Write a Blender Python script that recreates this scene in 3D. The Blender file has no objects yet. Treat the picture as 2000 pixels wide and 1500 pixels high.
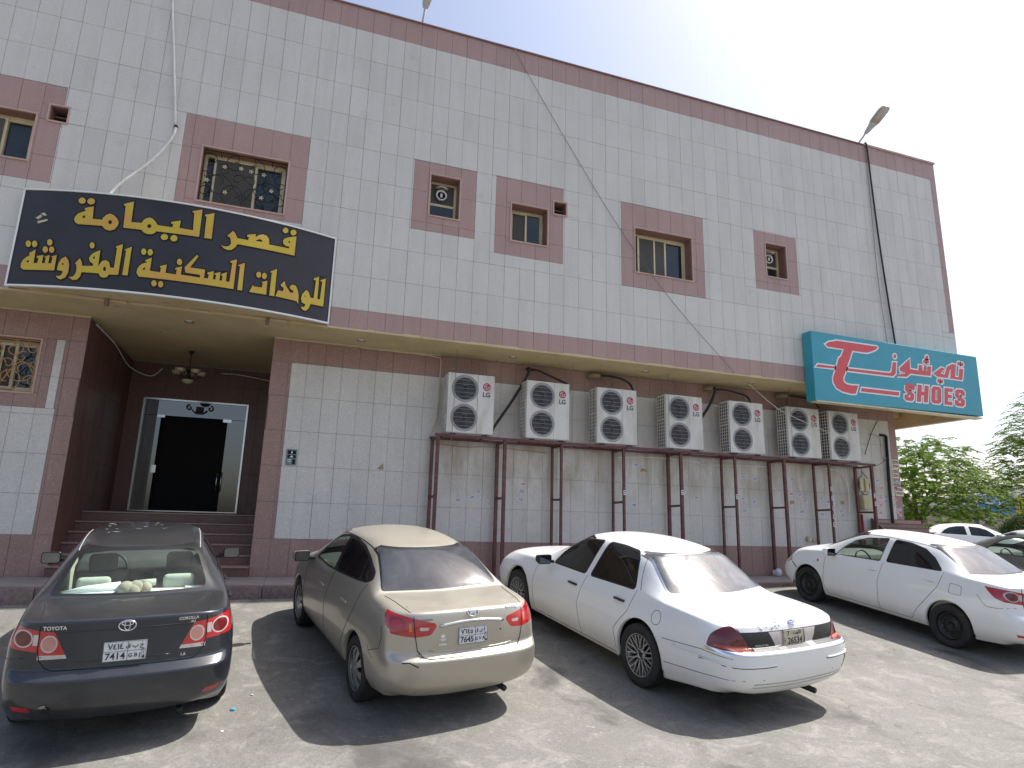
import bpy, bmesh, math, random
from mathutils import Vector, Matrix
from mathutils.bvhtree import BVHTree
random.seed(7)
R=math.radians
scene=bpy.context.scene
COL=scene.collection

# ---------------------------------------------------------------- camera, sky, sun, exposure
cd=bpy.data.cameras.new('camera'); cam=bpy.data.objects.new('camera',cd); COL.objects.link(cam)
YAW,PIT,ROL=0.3266,0.2146,0.0265
Fv=Vector((math.sin(YAW)*math.cos(PIT),math.cos(YAW)*math.cos(PIT),math.sin(PIT)))
Rv=Vector((math.cos(YAW),-math.sin(YAW),0)); Uv=Rv.cross(Fv)
Rv,Uv=Rv*math.cos(ROL)+Uv*math.sin(ROL),-Rv*math.sin(ROL)+Uv*math.cos(ROL)
cam.matrix_world=Matrix.Translation((0.2824,-11.654,1.0754))@Matrix((Rv,Uv,-Fv)).transposed().to_4x4()
cd.sensor_width=36; cd.lens=36*1236.99/2000; cd.clip_end=2000; cd.clip_start=.05
scene.camera=cam
SUN=Vector((.66,.070,1.0)).normalized()
el=math.asin(SUN.z); az=math.atan2(SUN.x,SUN.y)
w=bpy.data.worlds.new('World'); scene.world=w; w.use_nodes=True
nt=w.node_tree; nt.nodes.clear()
sky=nt.nodes.new('ShaderNodeTexSky'); sky.sky_type='NISHITA'; sky.sun_disc=False
sky.sun_elevation=el; sky.sun_rotation=az; sky.dust_density=5; sky.air_density=1.1; sky.ozone_density=1.5; sky.altitude=600
bg=nt.nodes.new('ShaderNodeBackground'); bg.inputs[1].default_value=.131
wo=nt.nodes.new('ShaderNodeOutputWorld'); hs=nt.nodes.new('ShaderNodeHueSaturation'); hs.inputs['Saturation'].default_value=.88; nt.links.new(sky.outputs[0],hs.inputs['Color']); tm_=nt.nodes.new('ShaderNodeMix'); tm_.data_type='RGBA'; tm_.blend_type='MULTIPLY'; tm_.inputs[0].default_value=1; tm_.inputs[7].default_value=(1.02,.995,1.0,1); nt.links.new(hs.outputs[0],tm_.inputs[6]); nt.links.new(tm_.outputs[2],bg.inputs[0]); nt.links.new(bg.outputs[0],wo.inputs[0])
sl=bpy.data.lights.new('sun','SUN'); sl.energy=4.4; sl.angle=R(.53); sl.color=(1,.975,.93)
so=bpy.data.objects.new('sun',sl); COL.objects.link(so); so.rotation_euler=SUN.to_track_quat('Z','Y').to_euler()
vs=scene.view_settings; vs.view_transform='Standard'; vs.look='None'; vs.gamma=1; vs.exposure=.73; vs.use_curve_mapping=False
scene.cycles.max_bounces=8; scene.cycles.transparent_max_bounces=12

# ---------------------------------------------------------------- helpers
def tag(o,label=None,cat=None,group=None,kind=None):
    if label: o['label']=label
    if cat: o['category']=cat
    if group: o['group']=group
    if kind: o['kind']=kind
    return o
def empty(name,loc=(0,0,0),rz=0,mat=None):
    o=bpy.data.objects.new(name,None); COL.objects.link(o)
    o.empty_display_size=.1
    if mat is not None: o.matrix_world=mat
    else: o.location=loc; o.rotation_euler=(0,0,rz)
    return o
def link(name,me,parent=None,loc=None):
    o=bpy.data.objects.new(name,me); COL.objects.link(o)
    if parent is not None: o.parent=parent
    if loc is not None: o.location=loc
    return o
def copy_tree(o,parent=None):
    c=o.copy(); COL.objects.link(c)
    if parent is not None: c.parent=parent
    for ch in list(o.children): copy_tree(ch,c)
    return c
class MB:
    """collects shapes into one mesh"""
    def __init__(s): s.v=[]; s.f=[]; s.sm=[]
    def add(s,vs,fs,smooth=False):
        b=len(s.v); s.v+= [tuple(p) for p in vs]; s.f+=[tuple(b+i for i in f) for f in fs]; s.sm+=[smooth]*len(fs); return s
    def box(s,x0,x1,y0,y1,z0,z1):
        v=[(x0,y0,z0),(x1,y0,z0),(x1,y1,z0),(x0,y1,z0),(x0,y0,z1),(x1,y0,z1),(x1,y1,z1),(x0,y1,z1)]
        return s.add(v,[(0,3,2,1),(4,5,6,7),(0,1,5,4),(1,2,6,5),(2,3,7,6),(3,0,4,7)])
    def quad(s,a,b,c,d): return s.add([a,b,c,d],[(0,1,2,3)])
    def bar(s,a,b,w,h=None,up=(0,0,1)):
        h=h or w; a=Vector(a);b=Vector(b);d=(b-a).normalized();u=Vector(up)
        if abs(d.dot(u))>.98: u=Vector((0,1,0))
        l=d.cross(u).normalized()*w/2; u=l.cross(d).normalized()*h/2
        v=[a-l-u,a+l-u,a+l+u,a-l+u,b-l-u,b+l-u,b+l+u,b-l+u]
        return s.add(v,[(0,1,2,3),(7,6,5,4),(0,4,5,1),(1,5,6,2),(2,6,7,3),(3,7,4,0)])
    def tube(s,pts,r,n=8,closed=False,caps=True):
        P=[Vector(p) for p in pts]; N=len(P); rings=[]; prev=None
        for i,p in enumerate(P):
            if closed: t=(P[(i+1)%N]-P[i-1]).normalized()
            else: t=(P[min(i+1,N-1)]-P[max(i-1,0)]).normalized()
            if prev is None:
                u=Vector((0,0,1)) if abs(t.z)<.9 else Vector((1,0,0)); a=t.cross(u).normalized()
            else:
                a=prev-t*prev.dot(t)
                a=a.normalized() if a.length>1e-6 else t.orthogonal().normalized()
            prev=a; b=t.cross(a); rr=r[i] if hasattr(r,'__len__') else r
            rings.append([p+(a*math.cos(2*math.pi*k/n)+b*math.sin(2*math.pi*k/n))*rr for k in range(n)])
        v=[q for g in rings for q in g]; f=[]
        for i in range(N if closed else N-1):
            j=(i+1)%N
            for k in range(n): f.append((i*n+k,i*n+(k+1)%n,j*n+(k+1)%n,j*n+k))
        if caps and not closed: f+=[tuple(range(n))[::-1],tuple((N-1)*n+k for k in range(n))]
        return s.add(v,f,True)
    def lathe(s,prof,M=None,n=32,smooth=True,close=False):
        """prof: (radius, height along axis z)"""
        M=M or Matrix(); v=[];f=[]
        for r,h in prof:
            for k in range(n): v.append(M@Vector((r*math.cos(2*math.pi*k/n),r*math.sin(2*math.pi*k/n),h)))
        m=len(prof)
        for i in range(m if close else m-1):
            j=(i+1)%m
            for k in range(n): f.append((i*n+k,i*n+(k+1)%n,j*n+(k+1)%n,j*n+k))
        return s.add(v,f,smooth)
    def disc(s,c,r,axis='y',n=24,flip=False):
        v=[]
        for k in range(n):
            a=2*math.pi*k/n; u,w_=r*math.cos(a),r*math.sin(a)
            v.append((c[0]+u,c[1],c[2]+w_) if axis=='y' else ((c[0],c[1]+u,c[2]+w_) if axis=='x' else (c[0]+u,c[1]+w_,c[2])))
        f=tuple(range(n)); return s.add(v,[f[::-1] if flip else f])
    def prism(s,poly,y0,y1):
        """poly of (x,z) extruded from y0 to y1"""
        n=len(poly); v=[(x,y0,z) for x,z in poly]+[(x,y1,z) for x,z in poly]
        f=[tuple(range(n)),tuple(range(n,2*n))[::-1]]+[(i,(i+1)%n+0,(i+1)%n+n,i+n)[::-1] for i in range(n)]
        return s.add(v,f)
    def mesh(s,name,mat=None):
        me=bpy.data.meshes.new(name); me.from_pydata(s.v,[],s.f)
        me.polygons.foreach_set('use_smooth',s.sm)
        for m in (mat if isinstance(mat,(list,tuple)) else [mat]):
            if m: me.materials.append(m)
        me.validate(); me.update(); return me
    def build(s,name,mat,parent=None,loc=None): return link(name,s.mesh(name,mat),parent,loc)
def fix_normals(o):
    bm=bmesh.new(); bm.from_mesh(o.data); bmesh.ops.recalc_face_normals(bm,faces=bm.faces); bm.to_mesh(o.data); bm.free(); return o
def bevel(o,wd=.01,seg=2,ang=30):
    bm=bmesh.new(); bm.from_mesh(o.data)
    es=[e for e in bm.edges if len(e.link_faces)==2 and e.calc_face_angle(0)>R(ang)]
    bmesh.ops.bevel(bm,geom=es,offset=wd,segments=seg,affect='EDGES',profile=.5); bm.to_mesh(o.data); bm.free()
    o.data.polygons.foreach_set('use_smooth',[True]*len(o.data.polygons)); o.data.set_sharp_from_angle(angle=R(40)); return o
def text_mesh(txt,size,mat,align='CENTER',depth=0.0,res=3,bold=0):
    c=bpy.data.curves.new('lettering','FONT'); c.body=txt; c.size=size; c.align_x=align; c.align_y='CENTER'; c.extrude=depth; c.resolution_u=res; c.offset=bold
    o=bpy.data.objects.new('lettering',c); COL.objects.link(o); dg=bpy.context.evaluated_depsgraph_get()
    me=bpy.data.meshes.new_from_object(o.evaluated_get(dg)); bpy.data.objects.remove(o); bpy.data.curves.remove(c)
    me.materials.clear(); me.materials.append(mat); me.name='lettering'; return me

# ---------------------------------------------------------------- materials
def srgb(r,g,b):
    f=lambda c:(c/255/12.92) if c<=10 else ((c/255+.055)/1.055)**2.4
    return (f(r),f(g),f(b))
class NT:
    def __init__(s,name):
        s.m=bpy.data.materials.new(name); s.m.use_nodes=True; s.t=s.m.node_tree; s.n=s.t.nodes
        s.b=s.n['Principled BSDF']; s.out=s.n['Material Output']
    def new(s,t,**k):
        n=s.n.new(t)
        for a,v in k.items(): setattr(n,a,v)
        return n
    def l(s,a,b): s.t.links.new(a,b); return s
    def coord(s,kind='Object',scale=(1,1,1)):
        if kind=='World': src=s.new('ShaderNodeNewGeometry').outputs['Position']
        else: src=s.new('ShaderNodeTexCoord').outputs[kind]
        mp=s.new('ShaderNodeMapping'); mp.inputs['Scale'].default_value=scale; s.l(src,mp.inputs[0]); return mp.outputs[0]
    def noise(s,co,scale,detail=4,rough=.5,dist=0):
        n=s.new('ShaderNodeTexNoise'); n.inputs['Scale'].default_value=scale; n.inputs['Detail'].default_value=detail; n.inputs['Roughness'].default_value=rough; n.inputs['Distortion'].default_value=dist
        s.l(co,n.inputs['Vector']); return n.outputs['Fac']
    def ramp(s,fac,stops,interp='LINEAR'):
        r=s.new('ShaderNodeValToRGB'); r.color_ramp.interpolation=interp; e=r.color_ramp.elements
        while len(e)<len(stops): e.new(.5)
        for i,(p,c) in enumerate(stops):
            e[i].position=p; e[i].color=(c,c,c,1) if isinstance(c,(int,float)) else (*c,1)
        s.l(fac,r.inputs[0]); return r.outputs[0]
    def mix(s,fac,a,b,mode='MIX'):
        n=s.new('ShaderNodeMix',data_type='RGBA',blend_type=mode)
        for sock,v in ((n.inputs[0],fac),(n.inputs[6],a),(n.inputs[7],b)):
            if hasattr(v,'is_linked'): s.l(v,sock)
            elif isinstance(v,(int,float)): sock.default_value=v
            else: sock.default_value=(*v,1)
        return n.outputs[2]
    def math(s,op,a,b=0.0,clamp=False):
        n=s.new('ShaderNodeMath',operation=op,use_clamp=clamp)
        for sock,v in ((n.inputs[0],a),(n.inputs[1],b)):
            if hasattr(v,'is_linked'): s.l(v,sock)
            else: sock.default_value=v
        return n.outputs[0]
    def bump(s,h,strength=.3,dist=.01):
        b=s.new('ShaderNodeBump'); b.inputs['Strength'].default_value=strength; b.inputs['Distance'].default_value=dist
        s.l(h,b.inputs['Height']); s.l(b.outputs[0],s.b.inputs['Normal']); return s
    def set(s,**k):
        for a,v in k.items():
            i=s.b.inputs[a.replace('_',' ')]
            if hasattr(v,'is_linked'): s.l(v,i)
            elif isinstance(v,(int,float)): i.default_value=v
            else: i.default_value=(*v,1)
        return s
def simple(name,col,rough=.5,metal=0,var=.12,scale=6,spec=.5,coat=0,bump=0):
    t=NT(name); co=t.coord('Object'); n=t.noise(co,scale,5,.6)
    f=t.ramp(n,[(.3,1-var),(.7,1+var)])
    t.set(Base_Color=t.mix(1,col,f,'MULTIPLY'),Roughness=rough,Metallic=metal,Coat_Weight=coat)
    t.b.inputs['Specular IOR Level'].default_value=spec
    if bump: t.bump(t.noise(co,scale*8,4,.6),bump,.004)
    return t.m
def granite(name,base,dark,light,rough=.35,tilevar=.022,stain=False):
    """speckled polished stone; tone differs from tile to tile"""
    t=NT(name); co=t.coord('World')
    s1=t.noise(co,95,3,.7); s2=t.noise(co,38,3,.6); s3=t.noise(co,.9,4,.55)
    c=t.mix(t.ramp(s1,[(.36,1),(.48,0)]),base,dark)
    c=t.mix(t.ramp(s2,[(.56,0),(.70,1)]),c,light)
    pos=t.new('ShaderNodeNewGeometry').outputs['Position']
    mp=t.new('ShaderNodeMapping'); mp.inputs['Scale'].default_value=(3,.5,1.5); mp.inputs['Location'].default_value=(.0,.2,-.3225); t.l(pos,mp.inputs[0])
    fl=t.new('ShaderNodeVectorMath',operation='FLOOR'); t.l(mp.outputs[0],fl.inputs[0])
    wn=t.new('ShaderNodeTexWhiteNoise'); t.l(fl.outputs[0],wn.inputs['Vector'])
    f=t.ramp(wn.outputs['Value'],[(0,1-tilevar*3.2),(.05,1-tilevar),(.95,1+tilevar),(1,1+tilevar*2)])
    c=t.mix(1,c,f,'MULTIPLY')
    # weather streaks and grime: stretched vertically
    cs=t.coord('World',(2.2,2.2,.28)); g=t.noise(cs,1.6,6,.65)
    c=t.mix(1,c,t.ramp(g,[(.28,.92),(.56,1.01)]),'MULTIPLY')
    c=t.mix(1,c,t.ramp(s3,[(.3,.96),(.7,1.03)]),'MULTIPLY')
    if stain:
        sz=t.new('ShaderNodeSeparateXYZ'); t.l(pos,sz.inputs[0]); dn=t.noise(t.coord('World',(1.6,1,.5)),1.9,6,.65,.6)
        zm=t.ramp(t.math('MULTIPLY',sz.outputs[2],.2),[(.28,0),(.40,1),(.54,1),(.57,0)]); xm=t.ramp(t.math('MULTIPLY',sz.outputs[0],.05),[(.13,0),(.16,1)])
        c=t.mix(t.math('MULTIPLY',t.math('MULTIPLY',zm,xm),t.ramp(dn,[(.40,0),(.68,.85)])),c,(.36,.30,.21))
        d2=t.noise(co,2.4,7,.7); c=t.mix(t.ramp(d2,[(.60,0),(.75,.35)]),c,(.30,.28,.25))
    t.set(Base_Color=c,Roughness=rough)
    t.l(t.ramp(g,[(.3,rough+.2),(.7,rough)]),t.b.inputs['Roughness'])
    t.bump(s1,.05,.002); return t.m
M={}
M['grey_granite']=granite('grey_granite',(.625,.595,.545),(.44,.42,.385),(.71,.68,.63),.42,stain=True)
M['pink_granite']=granite('pink_granite',(.405,.265,.238),(.29,.175,.157),(.475,.345,.315),.42)
M['bounce_pink_granite']=granite('bounce_pink_granite',(.33,.205,.175),(.21,.12,.10),(.42,.30,.26),.40)  # pink granite again, tinted browner for warm bounced light on the lower wall
M['red_granite']=granite('red_granite',(.145,.070,.058),(.075,.036,.03),(.20,.115,.10),.32)
M['joint']=simple('tile_joint',(.22,.215,.20),.9)
M['core']=simple('wall_render',(.16,.15,.14),.9)
M['reveal']=granite('reveal_stone',(.24,.13,.11),(.14,.07,.06),(.30,.19,.16),.5)
M['edge_trim']=simple('cut_stone_edge',(.50,.34,.28),.6)
t=NT('soffit_paint'); co=t.coord('World'); n1=t.noise(co,1.3,6,.6); n2=t.noise(co,7,6,.7,.6)
c=t.mix(t.ramp(n1,[(.35,0),(.7,1)]),(.50,.40,.22),(.60,.50,.30)); c=t.mix(t.ramp(n2,[(.60,0),(.72,1)]),c,(.26,.19,.10))
t.set(Base_Color=c,Roughness=.8).bump(n2,.15,.01); M['soffit']=t.m
M['cream_alu']=simple('cream_aluminium',(.62,.53,.33),.4,.1)
def glassy(name,col,rough=.04,spec=.6,dust=.06):
    t=NT(name); co=t.coord('World'); n=t.noise(co,3,6,.65)
    t.set(Base_Color=t.mix(t.ramp(n,[(.4,0),(.8,dust)]),col,(.4,.36,.3)),Roughness=rough); t.b.inputs['Specular IOR Level'].default_value=spec
    return t.m
M['pane_dark']=glassy('window_pane_dark',(.012,.022,.026),.05)
M['pane_screen']=glassy('window_insect_screen',(.075,.068,.055),.45,.3)
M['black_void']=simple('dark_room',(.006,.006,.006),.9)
M['black_iron']=simple('black_iron',(.02,.015,.013),.5,.3)
M['gold_iron']=simple('gold_iron',(.42,.24,.10),.45,.3)
M['chrome']=simple('chrome',(.75,.76,.78),.13,1,.05)
M['steel']=simple('polished_steel',(.6,.6,.6),.2,1,.05)
M['white_plastic']=simple('white_plastic',(.72,.71,.68),.45,0,.05)
M['cream_plastic']=simple('cream_plastic',(.52,.47,.28),.5)
M['black_rubber']=simple('black_rubber',(.014,.014,.015),.6)
M['black_plastic']=simple('black_plastic',(.02,.02,.022),.42)
t=NT('stand_paint'); co=t.coord('World'); n=t.noise(co,9,6,.65); n3=t.noise(co,55,4,.6)
c=t.mix(t.ramp(n,[(.42,0),(.6,1)]),(.095,.028,.030),(.14,.055,.048)); c=t.mix(t.ramp(n3,[(.63,0),(.72,1)]),c,(.09,.05,.03))
t.set(Base_Color=c,Roughness=.55).bump(n3,.2,.002); M['maroon']=t.m
t=NT('ac_enamel'); co=t.coord('World'); n=t.noise(t.coord('World',(1,1,.25)),4.2,6,.65); n2=t.noise(co,2.0,5,.6)
c=t.mix(t.ramp(n,[(.44,0),(.75,.75)]),(.66,.64,.59),(.42,.36,.28)); t.set(Base_Color=t.mix(1,c,t.ramp(n2,[(.3,.94),(.7,1.03)]),'MULTIPLY'),Roughness=.4); M['ac_white']=t.m
M['ac_grey']=simple('fan_guard_grey',(.30,.30,.30),.5)
M['ac_dark']=simple('fan_dark',(.045,.043,.043),.5)
M['logo_red']=simple('logo_red',(.40,.015,.06),.35)
M['logo_grey']=simple('logo_grey',(.10,.10,.105),.4)
M['print_white']=simple('print_white',(.80,.80,.78),.5,0,.03)
M['print_black']=simple('print_black',(.02,.02,.02),.5)
M['teal']=simple('teal_vinyl',(.035,.31,.40),.38,0,.06,2)
M['sign_red']=simple('sign_red',(.66,.075,.085),.4,0,.05)
t=NT('dark_vinyl'); co=t.coord('World'); n=t.noise(co,1.2,5,.6); t.set(Base_Color=t.mix(t.ramp(n,[(.3,0),(.7,1)]),(.022,.018,.022),(.034,.030,.036)),Roughness=.42); M['sign_dark']=t.m
t=NT('gold_letter'); co=t.coord('World'); n=t.noise(co,2.2,3,.5)
t.set(Base_Color=t.mix(t.ramp(n,[(.4,0),(.62,1)]),(.58,.43,.035),(.62,.33,.06)),Roughness=.45); M['gold_letter']=t.m
M['letter_edge']=simple('letter_edge_dark',(.004,.003,.003),.5)
PALACE_SIGN=[[(-3.327,5.893),(-3.201,5.934),(-3.184,5.717),(-3.044,5.713),(-3.032,5.755),(-2.996,5.802),(-2.94,5.835),(-2.875,5.809),(-2.818,5.75),(-2.795,5.694),(-2.802,5.636),(-2.84,5.566),(-2.902,5.537),(-2.971,5.551),(-3.028,5.607),(-3.04,5.609),(-3.38,5.606),(-3.427,5.631),(-3.454,5.672),(-3.449,5.731),(-3.409,5.792),(-3.319,5.84),(-3.298,5.862),(-3.322,5.86)],
[(-3.345,5.732),(-3.325,5.762),(-3.301,5.765),(-3.298,5.721),(-3.325,5.719)],
[(-2.892,5.687),(-2.894,5.665),(-2.906,5.65),(-2.924,5.648),(-2.94,5.66),(-2.949,5.681),(-2.947,5.703),(-2.934,5.718),(-2.917,5.72),(-2.9,5.709)],
[(-3.334,6.024),(-3.336,6),(-3.347,5.979),(-3.367,5.967),(-3.391,5.965),(-3.414,5.974),(-3.432,5.991),(-3.441,6.015),(-3.439,6.039),(-3.428,6.059),(-3.408,6.072),(-3.384,6.074),(-3.361,6.065),(-3.343,6.047)],
[(-3.196,6.025),(-3.198,6.001),(-3.21,5.98),(-3.232,5.968),(-3.257,5.965),(-3.281,5.974),(-3.3,5.991),(-3.309,6.014),(-3.307,6.039),(-3.294,6.059),(-3.273,6.072),(-3.248,6.075),(-3.223,6.066),(-3.205,6.049)],
[(-2.764,6.028),(-2.623,6.089),(-2.612,5.723),(-2.462,5.73),(-2.434,5.792),(-2.397,5.825),(-2.354,5.843),(-2.306,5.828),(-2.258,5.78),(-2.219,5.726),(-1.997,5.724),(-1.996,5.791),(-2.024,5.786),(-2.032,5.816),(-1.892,5.865),(-1.894,5.731),(-1.688,5.727),(-1.706,6.05),(-1.729,6.043),(-1.737,6.069),(-1.591,6.128),(-1.585,5.627),(-2.227,5.617),(-2.25,5.578),(-2.292,5.553),(-2.346,5.549),(-2.403,5.566),(-2.45,5.611),(-2.715,5.612),(-2.734,6.004),(-2.756,5.998)],
[(-2.31,5.695),(-2.313,5.673),(-2.327,5.657),(-2.345,5.654),(-2.362,5.665),(-2.371,5.686),(-2.368,5.708),(-2.355,5.724),(-2.336,5.727),(-2.319,5.716)],
[(-2.042,5.543),(-2.044,5.519),(-2.057,5.498),(-2.077,5.484),(-2.101,5.48),(-2.124,5.487),(-2.141,5.503),(-2.15,5.526),(-2.147,5.55),(-2.135,5.571),(-2.114,5.585),(-2.09,5.589),(-2.067,5.582),(-2.05,5.566)],
[(-1.9,5.544),(-1.902,5.519),(-1.914,5.497),(-1.934,5.482),(-1.957,5.478),(-1.979,5.486),(-1.996,5.503),(-2.005,5.526),(-2.002,5.551),(-1.99,5.573),(-1.971,5.588),(-1.947,5.592),(-1.925,5.584),(-1.908,5.567)],
[(-1.543,6.041),(-1.401,6.103),(-1.394,5.628),(-1.505,5.624),(-1.514,6.021),(-1.537,6.014)],
[(-1.161,5.738),(-1.079,5.847),(-1.046,5.813),(-1.003,5.729),(-0.834,5.73),(-0.822,5.791),(-0.852,5.788),(-0.854,5.826),(-0.722,5.873),(-0.722,5.813),(-0.667,5.87),(-0.608,5.896),(-0.546,5.887),(-0.503,5.834),(-0.491,5.733),(-0.162,5.746),(-0.16,5.783),(-0.223,5.78),(-0.264,5.812),(-0.275,5.859),(-0.254,5.908),(-0.189,5.955),(-0.059,6.007),(-0.059,5.637),(-0.989,5.621),(-1.018,5.555),(-1.07,5.497),(-1.127,5.482),(-1.187,5.497),(-1.239,5.541),(-1.157,5.538),(-1.113,5.561),(-1.088,5.608),(-1.101,5.668),(-1.118,5.719),(-1.142,5.721)],
[(-0.715,5.744),(-0.682,5.781),(-0.635,5.796),(-0.608,5.778),(-0.604,5.755)],
[(-0.186,5.862),(-0.173,5.895),(-0.156,5.878),(-0.156,5.849)],
[(-0.204,6.082),(-0.206,6.058),(-0.217,6.036),(-0.235,6.021),(-0.256,6.015),(-0.276,6.019),(-0.291,6.034),(-0.298,6.055),(-0.295,6.079),(-0.284,6.101),(-0.266,6.117),(-0.245,6.123),(-0.225,6.118),(-0.21,6.104)],
[(-0.066,6.082),(-0.069,6.057),(-0.081,6.034),(-0.1,6.017),(-0.122,6.011),(-0.143,6.015),(-0.159,6.03),(-0.166,6.052),(-0.163,6.077),(-0.151,6.1),(-0.132,6.116),(-0.11,6.123),(-0.089,6.118),(-0.073,6.104)],
[(-4.024,5.065),(-3.937,5.132),(-3.928,4.901),(-3.873,4.903),(-3.869,4.987),(-3.898,4.993),(-3.9,5.021),(-3.806,5.042),(-3.807,4.906),(-3.764,4.904),(-3.762,5),(-3.794,5.012),(-3.713,5.047),(-3.713,4.907),(-3.67,4.909),(-3.665,5.005),(-3.687,5.025),(-3.61,5.05),(-3.606,4.792),(-4.06,4.785),(-4.106,4.818),(-4.117,4.88),(-4.091,4.958),(-4.044,5.004),(-3.995,5.038),(-4.017,5.041)],
[(-4.036,4.925),(-4.022,4.949),(-4.002,4.94),(-4.008,4.905),(-4.029,4.907)],
[(-4.024,5.227),(-4.024,5.202),(-4.032,5.182),(-4.046,5.171),(-4.064,5.17),(-4.082,5.181),(-4.097,5.2),(-4.106,5.224),(-4.106,5.249),(-4.098,5.268),(-4.084,5.28),(-4.066,5.28),(-4.047,5.27),(-4.033,5.251)],
[(-3.929,5.228),(-3.929,5.203),(-3.937,5.183),(-3.951,5.172),(-3.969,5.171),(-3.987,5.181),(-4.002,5.2),(-4.01,5.224),(-4.011,5.249),(-4.003,5.269),(-3.988,5.28),(-3.97,5.281),(-3.952,5.271),(-3.938,5.252)],
[(-3.71,5.265),(-3.71,5.241),(-3.718,5.221),(-3.731,5.209),(-3.748,5.208),(-3.766,5.218),(-3.78,5.237),(-3.788,5.261),(-3.788,5.286),(-3.781,5.306),(-3.767,5.318),(-3.75,5.319),(-3.732,5.309),(-3.718,5.29)],
[(-3.755,5.14),(-3.755,5.116),(-3.763,5.096),(-3.777,5.084),(-3.795,5.083),(-3.813,5.093),(-3.827,5.112),(-3.835,5.136),(-3.835,5.161),(-3.827,5.181),(-3.813,5.192),(-3.795,5.193),(-3.778,5.183),(-3.763,5.164)],
[(-3.662,5.143),(-3.662,5.119),(-3.669,5.1),(-3.683,5.089),(-3.7,5.088),(-3.717,5.098),(-3.731,5.115),(-3.739,5.138),(-3.739,5.161),(-3.731,5.18),(-3.718,5.192),(-3.7,5.193),(-3.683,5.183),(-3.669,5.165)],
[(-3.087,5.26),(-3.087,5.237),(-3.094,5.217),(-3.107,5.206),(-3.123,5.204),(-3.138,5.213),(-3.151,5.231),(-3.158,5.254),(-3.158,5.277),(-3.151,5.297),(-3.138,5.308),(-3.123,5.31),(-3.107,5.301),(-3.094,5.283)],
[(-3.565,4.801),(-3.564,4.906),(-3.536,4.992),(-3.477,5.038),(-3.426,4.978),(-3.403,4.896),(-3.398,4.771),(-3.426,4.686),(-3.486,4.647),(-3.537,4.665),(-3.567,4.702),(-3.507,4.705),(-3.479,4.751),(-3.479,4.79)],
[(-3.502,4.931),(-3.473,4.898),(-3.514,4.895)],
[(-3.322,4.93),(-3.265,5.026),(-3.231,4.965),(-3.209,4.897),(-3.056,4.91),(-3.061,4.945),(-3.114,4.982),(-3.135,5.037),(-3.109,5.102),(-3.056,5.15),(-2.991,5.184),(-2.984,4.91),(-2.97,4.939),(-2.938,5.006),(-2.882,5.026),(-2.835,4.995),(-2.804,4.904),(-2.751,4.91),(-2.756,5.252),(-2.773,5.253),(-2.769,5.279),(-2.679,5.326),(-2.675,4.797),(-2.811,4.787),(-2.828,4.743),(-2.879,4.724),(-2.929,4.743),(-2.957,4.793),(-3.205,4.793),(-3.216,4.715),(-3.255,4.659),(-3.313,4.649),(-3.38,4.696),(-3.322,4.704),(-3.289,4.758),(-3.283,4.835),(-3.301,4.911)],
[(-3.081,5.041),(-3.069,5.078),(-3.053,5.065),(-3.055,5.023)],
[(-2.862,4.877),(-2.864,4.849),(-2.878,4.836),(-2.894,4.846),(-2.904,4.873),(-2.902,4.901),(-2.889,4.914),(-2.872,4.904)],
[(-2.642,5.237),(-2.546,5.295),(-2.539,4.803),(-2.616,4.801),(-2.618,5.233),(-2.633,5.217)],
[(-2.321,5.091),(-2.231,5.149),(-2.231,4.921),(-2.081,4.915),(-2.074,4.997),(-2.093,4.994),(-2.095,5.021),(-2,5.062),(-2,4.916),(-1.845,4.913),(-1.842,5),(-1.864,4.993),(-1.868,5.023),(-1.774,5.065),(-1.775,4.921),(-1.487,4.915),(-1.491,4.964),(-1.71,4.967),(-1.734,5.055),(-1.575,5.307),(-1.554,5.282),(-1.653,5.067),(-1.429,5.067),(-1.427,4.921),(-1.369,4.92),(-1.361,4.995),(-1.385,4.996),(-1.383,5.024),(-1.295,5.065),(-1.292,4.92),(-1.256,4.921),(-1.251,5.01),(-1.276,5.007),(-1.272,5.033),(-1.191,5.067),(-1.194,4.921),(-1.157,4.919),(-1.15,5.012),(-1.173,5.003),(-1.173,5.037),(-1.095,5.086),(-1.094,4.924),(-1.039,4.921),(-1.031,5.27),(-1.062,5.263),(-1.065,5.29),(-0.969,5.345),(-0.965,4.807),(-1.248,4.808),(-2.381,4.803),(-2.416,4.86),(-2.416,4.923),(-2.389,4.991),(-2.349,5.028),(-2.29,5.057),(-2.296,5.073),(-2.314,5.07)],
[(-2.337,4.939),(-2.318,4.968),(-2.3,4.965),(-2.304,4.927),(-2.325,4.919)],
[(-2.324,5.241),(-2.325,5.217),(-2.333,5.196),(-2.346,5.183),(-2.363,5.181),(-2.379,5.19),(-2.392,5.207),(-2.399,5.231),(-2.398,5.255),(-2.391,5.276),(-2.377,5.288),(-2.36,5.291),(-2.344,5.282),(-2.331,5.264)],
[(-2.228,5.244),(-2.229,5.219),(-2.237,5.198),(-2.251,5.185),(-2.268,5.182),(-2.285,5.191),(-2.298,5.209),(-2.305,5.233),(-2.304,5.258),(-2.296,5.279),(-2.283,5.292),(-2.265,5.294),(-2.249,5.286),(-2.235,5.268)],
[(-1.781,5.143),(-1.782,5.119),(-1.79,5.097),(-1.804,5.084),(-1.822,5.081),(-1.838,5.09),(-1.852,5.107),(-1.858,5.131),(-1.858,5.155),(-1.849,5.176),(-1.835,5.189),(-1.818,5.192),(-1.801,5.184),(-1.788,5.167)],
[(-2.105,4.72),(-2.106,4.697),(-2.114,4.677),(-2.128,4.665),(-2.145,4.663),(-2.162,4.671),(-2.175,4.688),(-2.181,4.71),(-2.181,4.733),(-2.172,4.752),(-2.159,4.765),(-2.142,4.767),(-2.125,4.759),(-2.112,4.742)],
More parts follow.
